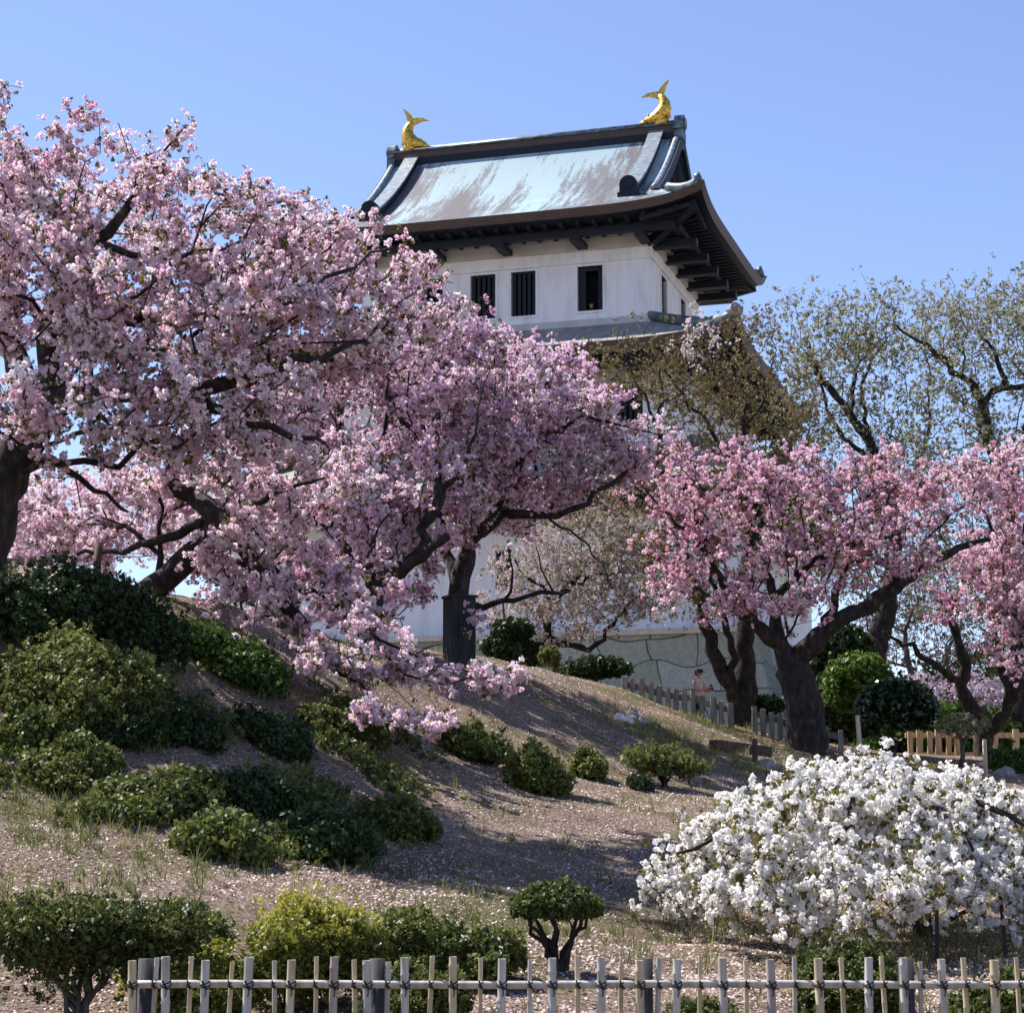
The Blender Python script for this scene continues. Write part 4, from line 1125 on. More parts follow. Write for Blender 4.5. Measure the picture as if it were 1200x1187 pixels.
# white weeping cherry
def weeping_cherry():
    base = hit(1085, 1098)
    Y = base[1]; s = Y / F_PX
    root = empty('weeping_cherry', base, label="low white weeping cherry spreading like an umbrella over the dry grass behind the bamboo fence", cat='tree')
    top = at(1010, 890, Y)
    H = top[2] - base[2]
    sk = Skeleton()
    sk.limb([base + [0, 0, -.1], base + [-.05, 0, H * .35], base + [-.2, .1, H * .6], base + [-.45, 0, H * .78]], .1, .07, .015)
    Rx = 268 * s; c = np.array([at(1030, 900, Y)[0], Y, 0])
    arms = []
    for a in np.linspace(0, 2 * np.pi, 11)[:-1]:
        a += RNG.uniform(-.25, .25)
        q = [sk.p[-1] if False else base + np.array([-.45, 0, H * .78])]
        for t in (.3, .6, .9):
            q.append(np.array([c[0] + (base[0] - .45 - c[0]) * (1 - t) + math.cos(a) * Rx * t, c[1] + math.sin(a) * 2.1 * t, base[2] + H * (.84 - .42 * t * t) + RNG.uniform(-.06, .04)]))
        sk.limb(q, .06, .014, .03)
    n = 1000
    ang = RNG.uniform(0, 2 * np.pi, n); rr = np.sqrt(RNG.uniform(0.02, 1, n))
    rim = 1 + .12 * np.sin(3 * ang + 1) + .08 * np.sin(7 * ang)
    X = c[0] + np.cos(ang) * rr * Rx * rim; Yy = c[1] + np.sin(ang) * rr * 2.2 * rim
    Zt = base[2] + H * (1.0 - .62 * rr ** 2.2)
    Z = Zt - np.abs(RNG.normal(size=n)) * .22 * H - (RNG.uniform(size=n) < .25) * RNG.uniform(0, .5, n) * H * rr
    A = np.stack([X, Yy, Z], 1)
    A = A[A[:, 2] > ground_z(A[:, 0], A[:, 1]) + .22]
    A = A[RNG.uniform(size=len(A)) > .2 * (np.sin(A[:, 0] * 4.1) * np.sin(A[:, 1] * 3.3 + A[:, 2] * 5) + 1)]
    sk.grow(A, bf=.3, step=.16, wob=.06, sag=.12)
    P0 = np.array(sk.p) - base[None]; sk.p = list(P0)
    sk.mesh('trunk', M['bark'], root, .0035)
    tips = np.array(sk.tips); par = np.array(sk.par)
    T, Q = P0[tips], P0[np.maximum(par[tips], 0)]
    cnt = 1 + RNG.poisson(3.6, len(tips)); idx = np.repeat(np.arange(len(tips)), cnt)
    pos = Q[idx] + (T[idx] - Q[idx]) * RNG.uniform(0, 1, (len(idx), 1)) + RNG.normal(size=(len(idx), 3)) * .1
    scatter('blossom', FLOWER_BIG, pos, RNG.uniform(.65, 1.05, len(idx)), M['white'], root, RNG.uniform(.2, 1, len(idx)), .15)
    nl = len(idx)
    scatter('leaves', LEAFY, pos[RNG.integers(0, len(idx), nl)] + RNG.normal(size=(nl, 3)) * .05, RNG.uniform(.5, .9, nl), M['bronze_leaf'], root, RNG.uniform(.3, 1, nl), .2)
    # props that hold up the drooping boughs
    for px, py, lean in ((1180, 1120, -.05), (1098, 1130, .02), (945, 1112, 0)):
        p = hit(px, py) - base
        MB().tube([(p[0], p[1], -.15 + p[2]), (p[0] + lean, p[1], p[2] + .75)], [.022, .018], 8).build('prop_stake', M['post_dark'], root, smooth=True)
weeping_cherry()

# ------------------------------------------------------------------ shrubs
def shrub(name, label, px, py, wpx, hpx, leaf, group=None, n=None, leaf_t=SHRUB, size=1.0, lift=0.15, depth=0.9, trunk='bark_grey', flat=0.5,
          stems=26, lumps=5, tint=0.45, grad=0.35, cat='shrub', ymax=75, ratio=1.0, extra=None, vase=False, Y=None, top=0.0, skirt_p=.22):
    """a shrub whose foot stands where the photo's pixel meets the ground; lumpy shell of shoots over bare stems"""
    base = hit(px, py, ymax) if Y is None else base_of(px, py, Y) + np.array([0, 0, .1])
    s = base[1] / F_PX
    W, H = wpx * s / 2, hpx * s
    root = empty(name, base, label=label, cat=cat, group=group)
    area = 2 * np.pi * W * max(W * depth, H)
    n = int((n or min(7500, max(350, area * 900 / min(1, size) ** 1.6))) * ratio)
    # lumps make the outline uneven
    la = RNG.uniform(0, 2 * np.pi, lumps); lumps = lumps + 5; la = RNG.uniform(0, 2 * np.pi, lumps); lr = RNG.uniform(.25, .9, lumps)
    lc = np.stack([np.cos(la) * lr * W, np.sin(la) * lr * W * depth, np.zeros(lumps)], 1)
    lw = RNG.uniform(.26, .5, lumps) * W
    lh = RNG.uniform(.5, .95, lumps) * H * (1.08 - .35 * lr)
    lc = np.concatenate([[[0, 0, 0]], lc]); lw = np.concatenate([[W * .5], lw]); lh = np.concatenate([[H * .86], lh])
    k = RNG.choice(len(lw), n, p=(lw * lh) / (lw * lh).sum())
    d = RNG.normal(size=(n, 3)); d[:, 2] = np.abs(d[:, 2]); d /= np.linalg.norm(d, axis=1)[:, None]
    rad = RNG.uniform(.55, 1.0, n) ** .6
    z0 = lift * H
    p = lc[k] + d * rad[:, None] * np.stack([lw[k], lw[k] * depth, lh[k] - z0], 1)
    p[:, 2] += z0
    p += RNG.normal(size=(n, 3)) * np.array([.06 * W, .06 * W, .09 * H]) + (RNG.uniform(size=(n, 1)) < .08) * d * np.array([.14 * W, .14 * W, .16 * H])
    skirt = RNG.uniform(size=n) < skirt_p                                # foliage hanging a little under the rim
    p[skirt, 2] -= RNG.uniform(0, .5, skirt.sum()) * z0
    p = p[np.linalg.norm(p[:, :2] / np.array([W, W * depth]), axis=1) < 1.12]
    gz = ground_z(base[0] + p[:, 0], base[1] + p[:, 1]) - base[2]
    p[:, 2] = np.maximum(p[:, 2] + gz * .75, gz + .04)
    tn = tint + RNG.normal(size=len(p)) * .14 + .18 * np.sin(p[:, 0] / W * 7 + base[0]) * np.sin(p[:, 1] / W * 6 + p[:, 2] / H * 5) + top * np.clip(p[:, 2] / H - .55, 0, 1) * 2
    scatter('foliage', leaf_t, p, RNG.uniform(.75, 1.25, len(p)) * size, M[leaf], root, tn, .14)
    if extra:
        mt, frac, sz = extra
        q = p[(p[:, 2] - gz) > np.quantile(p[:, 2] - gz, .35)]
        q = q[RNG.integers(0, len(q), max(3, int(len(p) * frac)))]
        ft = scatter('fallen_petals', FLOWER[:3], q + RNG.normal(size=q.shape) * .02 + [0, -.02, .03], sz, M[mt], root, .8, .1); ft['kind'] = 'stuff'
    if stems:
        sk = Skeleton()
        sk.limb([np.array([0, 0, -.1]), np.array([0.02, 0, .12 * H])], max(.02, W * .07), max(.015, W * .06), .0, step=.1)
        for kk in range(4 + int(stems > 30) * 7):
            aa = 2 * math.pi * kk / (4 + int(stems > 30) * 7) + RNG.uniform(-.4, .4); rr = RNG.uniform(.3, .62)
            zz = max(.3, lift + .12) * H
            sk.limb([np.array([0, 0, -.05]), np.array([math.cos(aa) * rr * W * .35, math.sin(aa) * rr * W * depth * .35, zz * .4]), np.array([math.cos(aa) * rr * W, math.sin(aa) * rr * W * depth, zz])], max(.014, W * .026), max(.008, W * .013), .03, step=.08, root=False)
        q = p[RNG.choice(len(p), min(len(p), stems), replace=False)] * np.array([.86, .86, .9])
        sk.grow(q, bf=.25, step=.12, wob=.12, sag=-.02)
        sk.mesh('trunk', M[trunk], root, .005, 2.2, max(.02, W * .07))
    return root

HB = 'shrubs on the upper bank'
shrub('shrub', "large dark evergreen shrub on the crest under the leaning cherry trunk", 118, 752, 185, 84, 'dark_leaf', HB, tint=.5)
shrub('shrub', "dark evergreen shrub at the left edge just below the old grey fence", 14, 740, 105, 70, 'dark_leaf', HB, tint=.55)
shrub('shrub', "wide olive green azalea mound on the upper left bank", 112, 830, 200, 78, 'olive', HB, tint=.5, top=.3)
shrub('shrub', "small olive azalea at the left edge under the wide olive mound", 12, 812, 67, 44, 'olive', HB, tint=.3)
shrub('shrub', "round green shrub below the wide olive mound near the left edge", 62, 878, 117, 50, 'azalea', HB, tint=.6)
shrub('shrub', "dark shrub tucked right of the round green one on the left bank", 130, 865, 100, 44, 'dark_leaf', HB, tint=.5)
shrub('shrub', "low yellowish green shrub lowest on the left bank", 85, 915, 106, 38, 'olive', HB, tint=.6)
shrub('shrub', "bright fresh green bush under the drooping pale pink boughs", 268, 790, 151, 51, 'fresh', HB, leaf_t=BROAD, size=.7, tint=.15, ratio=.6)
shrub('shrub', "low leafy green patch below the yellowish shrub on the left bank", 150, 938, 76, 26, 'azalea', HB, tint=.6)
shrub('shrub', "dark green shrub in the middle of the shady bank, left of three", 228, 948, 105, 48, 'azalea', HB, tint=.5)
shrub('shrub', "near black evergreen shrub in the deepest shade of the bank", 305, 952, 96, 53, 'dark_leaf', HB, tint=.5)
shrub('shrub', "olive green shrub lowest in the shade, under the near black one", 268, 998, 120, 47, 'azalea', HB, tint=.7)
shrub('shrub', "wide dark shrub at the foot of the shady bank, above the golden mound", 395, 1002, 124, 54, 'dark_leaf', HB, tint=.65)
shrub('shrub', "olive tinged azalea right of the wide dark shrub in the shade", 466, 982, 88, 51, 'azalea', HB, tint=.65)
shrub('shrub', "olive shrub half hidden by the lowest drooping blossoms", 420, 870, 123, 45, 'olive', HB, tint=.3)
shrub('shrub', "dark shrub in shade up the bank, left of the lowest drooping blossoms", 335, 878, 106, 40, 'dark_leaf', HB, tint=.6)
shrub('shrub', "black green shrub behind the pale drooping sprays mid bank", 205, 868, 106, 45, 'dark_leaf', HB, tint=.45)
shrub('shrub', "loose grey-green shrub on the bare bank right of the drooping blossoms", 558, 892, 85, 48, 'olive', HB, tint=.5, ratio=.55)
shrub('shrub', "two-tiered bright green shrub alone on the bare bank", 632, 930, 73, 60, 'azalea', HB, tint=.85, lumps=4, size=1.05, ratio=.6)
shrub('shrub', "small upright green shrub right of the two-tiered one", 690, 912, 44, 37, 'azalea', HB, tint=.75, ratio=.6)
shrub('shrub', "small bonsai-like shrub with bare black stem and flat pads above the white cherry", 778, 922, 103, 51, 'olive', HB, tint=.6, ratio=.26, lift=.5, stems=40, trunk='bark', lumps=7)
shrub('shrub', "tiny dark shrub by the bonsai-like one's foot", 752, 925, 31, 16, 'dark_leaf', HB, tint=.6)

FR = 'clipped shrubs along the bamboo fence'
shrub('clipped_shrub', "broad umbrella shaped azalea on gnarled grey stems left of the fence end", 90, 1205, 290, 134, 'olive', FR, lift=.85, skirt_p=.03, stems=120, tint=.22, extra=('white', .006, .35), n=5200, size=.62, depth=.45)
shrub('clipped_shrub', "golden green azalea cushion just behind the fence's left end", 205, 1165, 130, 78, 'gold', FR, lift=.3, stems=30, tint=.45, extra=('white', .006, .3), size=.65)
shrub('clipped_shrub', "dark green azalea behind the golden cushion at the fence's left end", 205, 1128, 120, 72, 'azalea', FR, lift=.4, stems=30, tint=.4, size=.65)
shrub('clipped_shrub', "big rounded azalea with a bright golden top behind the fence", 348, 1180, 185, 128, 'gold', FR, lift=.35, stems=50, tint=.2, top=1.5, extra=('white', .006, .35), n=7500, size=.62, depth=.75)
shrub('clipped_shrub', "dark azalea with bare stems right of the golden topped mound", 478, 1150, 120, 82, 'azalea', FR, lift=.5, stems=45, tint=.65, extra=('white', .008, .3), size=.62)
shrub('clipped_shrub', "low dark azalea third along the fence, left of the vase shaped shrub", 560, 1158, 110, 66, 'azalea', FR, lift=.45, stems=36, tint=.6, extra=('white', .008, .3), size=.62)
shrub('clipped_shrub', "low olive azalea seen through the fence under the dark ones", 478, 1200, 130, 74, 'olive', FR, lift=.25, stems=40, tint=.35, size=.62)
shrub('clipped_shrub', "low golden olive azalea seen through the fence under the golden cushion", 235, 1205, 110, 78, 'gold', FR, lift=.25, stems=40, tint=.12, size=.62)
shrub('clipped_shrub', "dark round shrub in front of the white weeping cherry", 1003, 1192, 124, 96, 'azalea', FR, lift=.1, stems=30, tint=.5, size=.65)
shrub('clipped_shrub', "dark low shrub at the right end of the fence", 1180, 1205, 130, 66, 'azalea', FR, lift=.2, stems=30, tint=.4, size=.65)
shrub('clipped_shrub', "low bright olive shrub seen through the fence left of the round dark one", 825, 1212, 80, 44, 'olive', FR, lift=.1, stems=20, tint=.5, size=.62)

def vase_shrub():
    base = hit(652, 1140); s = base[1] / F_PX
    root = empty('clipped_shrub', base, label="vase shaped dark green shrub with a flat top on bare branching stems", cat='shrub', group=FR)
    n = 2600
    a = RNG.uniform(0, 2 * np.pi, n); r = np.sqrt(RNG.uniform(0, 1, n)) * 52 * s
    z = (62 + 34 * (1 - (r / (52 * s)) ** 2) * RNG.uniform(0, 1, n) + RNG.normal(size=n) * 4 + 10 * (r / (52 * s))) * s
    p = np.stack([np.cos(a) * r, np.sin(a) * r * .8, z], 1)
    scatter('foliage', SHRUB, p, RNG.uniform(.7, 1.1, n) * .62, M['azalea'], root, .4 + RNG.normal(size=n) * .2, .15)
    sk = Skeleton(); sk.limb([np.array([0, 0, -.1]), np.array([.02, 0, 14 * s])], .045, .04, 0, .08)
    for aa in np.linspace(0, 2 * math.pi, 9)[:-1]:
        aa += RNG.uniform(-.3, .3)
        sk.limb([np.array([0, 0, 0]), np.array([math.cos(aa) * 14 * s, math.sin(aa) * 12 * s, 26 * s]), np.array([math.cos(aa) * 36 * s, math.sin(aa) * 28 * s, 64 * s])], .028, .014, .02, step=.08)
    sk.grow(p[RNG.choice(n, 60, replace=False)] * [.95, .95, .93], bf=.3, step=.1, wob=.1, sag=-.05)
    sk.mesh('trunk', M['bark'], root, .005, 2.2, .04)
vase_shrub()

# garden trees near the path
def round_tree(name, label, blobs, base, leaf, stems, n, leaf_t=BROAD, size=1.0, bark='bark_grey', shell=.6, cat='tree', group=None):
    root = empty(name, base, label=label, cat=cat, group=group)
    sk = Skeleton()
    for k, (pts, r0, r1) in enumerate(stems):
        q = A3(pts)
        if k == 0: q = [np.asarray(base, float) - [0, 0, .1]] + [p for p in q if p[2] > base[2] + .1]
        sk.limb(q, r0, r1, .015)
    P = blob_points(blobs, n, shell)
    sk.grow(P[RNG.choice(len(P), min(90, len(P)), replace=False)], bf=.25, step=.2)
    b = np.asarray(base)
    sk.p = [p - b for p in sk.p]
    sk.mesh('trunk', M[bark], root, .006)
    scatter('crown', leaf_t, P - b, RNG.uniform(.8, 1.25, len(P)) * size, M[leaf], root, .45 + RNG.normal(size=len(P)) * .2, .15)
    return root

GT = 'clipped garden trees by the path'
round_tree('clipped_tree', "round light green clipped tree right of the thick forked trunk", [(1006, 797, 50, 39, 33, .8), (990, 812, 50, 24, 20, .5), (1022, 806, 50, 24, 22, .5)], base_of(1006, 870, 50), 'fresh',
           [([(1006, 880, 50), (1008, 840, 50), (1006, 800, 50)], .06, .03)], 1700, size=1.2, group=GT)
round_tree('clipped_tree', "glossy dark camellia with several bare stems right of the light green round tree", [(1050, 824, 48, 44, 28, .9), (1030, 826, 48, 26, 22, .6), (1074, 834, 48, 24, 18, .6)], base_of(1047, 892, 48), 'glossy',
           [([(1047, 895, 48), (1046, 870, 48), (1036, 845, 48)], .07, .03), ([(1046, 880, 48), (1056, 855, 48), (1066, 835, 48)], .05, .02), ([(1046, 880, 48), (1028, 858, 48)], .04, .02)], 1700, size=1.25, bark='bark', group=GT)
round_tree('clipped_tree', "black green conifer behind the light green round tree, beside the stone base", [(985, 770, 56, 40, 42, 1), (1000, 820, 55, 50, 45, 1)], base_of(990, 860, 56), 'dark_leaf',
           [([(990, 870, 56), (990, 770, 56)], .09, .03)], 2200, leaf_t=SHRUB, size=2.0, group=GT)
round_tree('pine_tree', "small dark pine behind the boxed trunk's right side", [(600, 738, 50, 24, 14, .6), (612, 766, 50, 36, 14, .6), (585, 758, 50, 22, 12, .5)], base_of(592, 790, 50), 'dark_leaf',
           [([(592, 800, 50), (594, 760, 50), (588, 700, 50)], .07, .02), ([(594, 760, 50), (610, 745, 50)], .03, .01)], 1300, leaf_t=SHRUB, size=1.6, group=GT)
round_tree('pine_tree', "flat black green pine pad lying along the crest before the stone base", [(700, 782, 48.5, 42, 12, .8), (675, 786, 48.5, 22, 8, .5)], base_of(696, 800, 48.5), 'dark_leaf',
           [([(696, 815, 48.5), (700, 795, 48.5), (690, 782, 48.5)], .06, .03)], 900, leaf_t=SHRUB, size=1.4, shell=.2, bark='bark', group=GT)
round_tree('pine_tree', "round dark pine cushion behind the grey path fence, between the trunks", [(897, 826, 49.5, 21, 11, .5)], base_of(897, 850, 49.5), 'dark_leaf',
           [([(897, 860, 49.5), (897, 830, 49.5)], .04, .02)], 500, leaf_t=SHRUB, size=1.3, shell=.2, bark='bark', group=GT)
round_tree('pine_tree', "tiny clipped pine ball on the crest left of the flat pine pad", [(644, 768, 47, 12, 11, .3)], base_of(644, 790, 47), 'olive',
           [([(644, 800, 47), (644, 770, 47)], .03, .015)], 260, leaf_t=SHRUB, size=1.2, shell=.3, bark='bark', group=GT)
shrub('hedge', "yellow green clipped hedge behind the cedar railing", 1130, 900, 250, 70, 'fresh', None, Y=57, lift=.1, stems=0, tint=.35, size=1.9, n=3000, cat='hedge', lumps=8, depth=.35)
shrub('hedge', "dark background hedge filling the gap behind the trees at the right", 1110, 905, 420, 140, 'azalea', None, Y=72, lift=.05, stems=0, tint=.45, size=2.6, n=5000, cat='hedge', lumps=12, depth=.3)
shrub('shrub', "feathery light green conifer bush at the right edge before the cedar railing", 1190, 905, 60, 30, 'fresh', None, Y=45, lift=.1, stems=20, tint=.3, size=1.0)
round_tree('bare_tree', "small bare shrub with pale grey forked branches in front of the cedar railing", [(1128, 850, 46, 34, 14, .5)], base_of(1125, 895, 46), 'sage_leaf',
           [([(1127, 900, 46), (1128, 875, 46), (1122, 855, 46), (1116, 842, 46)], .07, .02), ([(1128, 875, 46), (1136, 858, 46), (1150, 845, 46)], .05, .015)], 160, leaf_t=LEAFY, size=1.0, shell=.2, group='background trees')

# ------------------------------------------------------------------ bamboo fence in front
def bamboo_fence():
    Y0 = 14.0
    gz = .1
    root = empty('bamboo_fence', at(155, 1140, Y0) * [1, 1, 0] + [0, 0, gz], label="weathered bamboo lattice fence tied with black cord along the bottom of the picture", cat='fence')
    O = np.array(root.location)
    thick = [157, 196, 242, 292, 342, 392, 431, 475, 531, 588, 647, 704, 749, 792, 846, 902, 958, 1016, 1057, 1102, 1163, 1218, 1275]
    thin = [181, 222, 270, 321, 370, 415, 454, 505, 563, 621, 677, 728, 772, 821, 875, 932, 988, 1036, 1080, 1132, 1194, 1246]
    zt = at(600, 1122, Y0)[2] - gz
    zr = at(600, 1153, Y0)[2] - gz
    def X(px): return at(px, 1140, Y0)[0] - O[0]
    mb = MB()
    rp = [(x, .0, zr + .004 * math.sin(x * 2)) for x in np.linspace(X(150), X(1300), 40)]
    for z in (0, -.52):
        m = MB()
        m.tube([(p[0], .0, p[2] + z) for p in rp], .026, 10)
        m.build('rail', M['bamboo'], root, smooth=True)
    def pole(px, r, y, lean, zt_, mat):
        x = X(px); m = MB()
        pts, rad = [], []
        z = -.25
        nodes = sorted(RNG.uniform(.0, 1.0, 3) * zt_)
        zs = sorted(set([-.25, zt_] + [v for nd in nodes for v in (nd - .012, nd - .003, nd + .003, nd + .012)]))
        for zz in zs:
            bulge = any(abs(zz - nd) < .005 for nd in nodes)
            pts.append((x + lean * (zz - zr), y, zz)); rad.append(r * (1.13 if bulge else 1.0) * (1 - .03 * zz))
        m.tube(pts, rad, 12, cap=False)
        # hollow cut top
        t = pts[-1]; n = 12; b0 = len(m.v)
        ring = [(t[0] + r * .98 * math.cos(2 * math.pi * k / n), t[1] + r * .98 * math.sin(2 * math.pi * k / n), t[2]) for k in range(n)]
        ring2 = [(t[0] + r * .72 * math.cos(2 * math.pi * k / n), t[1] + r * .72 * math.sin(2 * math.pi * k / n), t[2]) for k in range(n)]
        ring3 = [(q[0], q[1], t[2] - .04) for q in ring2]
        m.grid([ring + [ring[0]], ring2 + [ring2[0]], ring3 + [ring3[0]]]); m.add(ring3, [tuple(range(n))])
        o = m.build('bamboo_pole', M[mat], root, smooth=True)
        tie = MB()
        for z in (zr,):
            for dz in (-.012, .0, .012):
                c = [(x + (r + .006) * math.cos(a), (y if y < 0 else .018) + (r + .006 if y < 0 else .05) * math.sin(a), z + dz + .012 * math.sin(a + dz * 90)) for a in np.linspace(0, 2 * math.pi, 13)]
                tie.tube(c, .0042, 5, cap=False)
            tie.tube([(x - r * .6, -.03 if y > 0 else y - r - .004, z + .028), (x, -.032 if y > 0 else y - r - .008, z), (x + r * .7, -.03 if y > 0 else y - r - .004, z - .03)], .006, 5)
            if y < 0: tie.tube([(x + .005, -.032 if y > 0 else y - r - .006, z - .01), (x + .012, -.034 if y > 0 else y - r - .01, z - .05), (x + .004, -.032 if y > 0 else y - r - .006, z - .075)], .004, 5)
        tie.build('cord_tie', M['cord'], o)
    for k, px in enumerate(thick):
        pole(px, .029 * RNG.uniform(.92, 1.08), -.058, RNG.uniform(-.03, .03), zt + RNG.uniform(-.016, .016), 'bamboo_brown' if k in (5, 15) else ('bamboo' if k % 4 else 'bamboo_tan'))
    for k, px in enumerate(thin):
        pole(px, .017 * RNG.uniform(.9, 1.15), .046, RNG.uniform(-.045, .045), zt + RNG.uniform(-.03, .012), 'bamboo_tan' if k % 3 else 'bamboo')
    for px in (168, 441, 757, 1065):
        x = X(px)
        m = MB().tube([(x, .09, -.4), (x, .09, zt - .01)], .052, 14)
        m.build('post', M['post_dark'], root, smooth=True)
bamboo_fence()

# ------------------------------------------------------------------ fences up by the path
def grey_fence():
    A, B = np.array(at(728, 800, 47.2)), np.array(at(985, 868, 46.6))
    root = empty('path_fence', [A[0], A[1], float(ground_z(A[0], A[1]))], label="low weathered grey wooden fence stepping down along the path before the stone base", cat='fence')
    O = np.array(root.location)
    px = [732, 741, 752, 763, 772, 783, 792, 802, 812, 822, 836, 845, 856, 884, 894, 904, 914, 925, 936, 952, 968, 985]
    prev = None
    for i, q in enumerate(px):
        t = (q - 728) / (985 - 728)
        P = A + (B - A) * t
        ytop = 792 + (862 - 796) * t ** 1.15
        T = at(q, ytop + RNG.uniform(-3, 3), P[1])
        g = float(ground_z(T[0], P[1]))
        p = np.array([T[0], P[1], 0]) - [O[0], O[1], 0]
        h0, h1 = g - O[2] - .2, T[2] - O[2]
        w = RNG.uniform(.05, .075)
        MB().hexa([(p[0] - w, p[1] - .05, h0), (p[0] + w, p[1] - .05, h0), (p[0] + w, p[1] + .05, h0), (p[0] - w, p[1] + .05, h0),
                   (p[0] - w * .9, p[1] - .05, h1), (p[0] + w * .9, p[1] - .05, h1 - RNG.uniform(-.03, .03)), (p[0] + w * .9, p[1] + .05, h1), (p[0] - w * .9, p[1] + .05, h1)]).build('picket', M['post_grey'], root)
        if prev is not None and q not in (884,):
            a = (prev[0], prev[1] + .09, prev[2] - .16); b = (p[0], p[1] + .09, h1 - .16)
            MB().beam(a, b, .05, .13).build('rail', M['post_grey'], root)
        prev = (p[0], p[1], h1)
grey_fence()

def cedar_railing():
    A, B = at(1066, 880, 51.5), at(1235, 885, 51.5)
    g = float(ground_z(A[0], A[1]))
    root = empty('cedar_railing', [A[0], A[1], g], label="new orange cedar railing with square balusters at the right behind the white cherry", cat='fence')
    O = np.array(root.location)
    zt, zb = at(1100, 856, 51.5)[2] - g, at(1100, 887, 51.5)[2] - g
    L = B[0] - A[0]
    MB().box(-.1, L, -.03, .03, zt - .18, zt - .05).build('rail', M['cedar'], root)
    MB().box(-.1, L, -.03, .03, zb, zb + .12).build('rail', M['cedar'], root)
    for q, post in ((1066, 0), (1077, 1), (1089, 0), (1099, 1), (1111, 0), (1121, 0), (1144, 1), (1155, 1), (1166, 0), (1190, 1), (1205, 0), (1220, 1)):
        x = at(q, 870, 51.5)[0] - O[0]; w = .075 if post else .06
        MB().box(x - w, x + w, -.115, -.032, -.3, zt + .03 if post else zt - .02).build('post' if post else 'baluster', M['cedar'], root)
cedar_railing()

def old_fence():
    Y = 30
    P = at(-30, 670, Y); g = float(ground_z(P[0], P[1]))
    root = empty('old_fence', [P[0], P[1], g], label="old grey post and rail fence at the left edge behind the crest shrubs", cat='fence')
    O = np.array(root.location)
    for q, top in ((-25, 658), (2, 655), (17, 658), (32, 654), (46, 652), (114, 636)):
        T = at(q, top, Y); x = T[0] - O[0]
        MB().tube([(x, 0, -.6), (x + .02, 0, T[2] - g)], [.06, .055], 10).build('post', M['log'], root, smooth=True)
    a, b = at(-30, 660, Y), at(60, 656, Y)
    MB().beam((a[0] - O[0], .1, a[2] - g), (b[0] - O[0], .1, b[2] - g), .07, .12).build('rail', M['post_grey'], root)
old_fence()

# ------------------------------------------------------------------ small things
def trunk_box():
    base = base_of(538, 775, 40.4)
    o = empty('wooden_box', base, math.radians(24), label="tall dark wooden box standing around the foot of the lilac pink cherry", cat='box')
    s = 40.4 / F_PX
    H = at(538, 700, 40.4)[2] - base[2]
    w = 15 * s
    b = MB()
    for k in range(4):                                               # boards of the front and left faces
        x0 = -w + 2 * w * k / 4
        b.box(x0 + .004, x0 + 2 * w / 4 - .004, -w, -w + .03, 0, H - .02)
        b.box(-w, -w + .03, -w + .034 + (2 * w - .04) * k / 4, -w + .028 + (2 * w - .04) * (k + 1) / 4, 0, H - .02)
        b.box(w - .03, w, -w + .034 + (2 * w - .04) * k / 4, -w + .028 + (2 * w - .04) * (k + 1) / 4, 0, H - .02)
    b.build('boards', M['box_wood'], o)
    r = MB()
    for (x0, x1, y0, y1) in ((-w - .03, w + .03, -w - .03, -w + .02), (-w - .03, -w + .02, -w + .022, w), (w - .02, w + .03, -w + .022, w)):
        r.box(x0, x1, y0, y1, H - .018, H + .03)
    r.build('rim', M['box_wood'], o)
    MB().box(w * .35, w * .52, -w - .012, -w - .001, H * .38, H * .5).build('plate', M['post_grey'], o)
trunk_box()

def plank():
    a, b = hit(836, 879), hit(900, 886)
    c = (a + b) / 2
    o = empty('timber_step', c, label="brown timber beam lying on the bank above the white cherry", cat='timber')
    d = b - a
    m = MB().beam(-d / 2 + [0, 0, .1], d / 2 + [0, 0, .09], .2, .2)
    m.build('beam', M['log'], o)
    p = hit(884, 893)
    st = MB(); st.tube([(0, 0, -.2), (.02, 0, .42), (.025, 0, .46)], [.06, .055, .03], 8)
    t = st.build('stake', M['log'], None, smooth=True); t.location = p
    tag(t, "short brown wooden stake at the right end of the timber beam", 'stake')
plank()

def rock(px, py, rx, h, mat, label, grp=None):
    p = hit(px, py); s = p[1] / F_PX
    n1, n2 = 12, 7
    rows = []
    ph = RNG.uniform(0, 6, 4)
    for i in range(n2 + 1):
        a = math.pi / 2 * i / n2
        row = []
        for k in range(n1):
            b = 2 * math.pi * k / n1
            f = 1 + .16 * math.sin(2 * b + ph[0]) + .1 * math.sin(3 * b + ph[1] + a * 2) + RNG.uniform(-.05, .05)
            row.append((rx * s * f * math.cos(b) * math.cos(a) , rx * s * .8 * f * math.sin(b) * math.cos(a), h * s * math.sin(a) * f - .05))
        rows.append(row + [row[0]])
    o = MB().grid(rows).build('rock', M[mat], None, smooth=False); o.location = p
    tag(o, label, 'rock', grp)
GR = 'rocks on the bank'
rock(726, 843, 8, 9, 'white_rock', "small white rock on the bank, left of the pair under the grey fence", GR)
rock(736, 846, 8, 8, 'white_rock', "small white rock on the bank beside a dark grey one", GR)
rock(749, 847, 11, 10, 'rock', "grey rock right of the two white rocks", GR)
rock(741, 836, 7, 8, 'rock', "dark grey rock just above the two white rocks", GR)
rock(898, 899, 13, 11, 'rock', "grey boulder between the timber beam's right end and the white cherry", GR)
rock(1178, 908, 14, 11, 'rock', "dark boulder behind the white cherry at the right edge", GR)

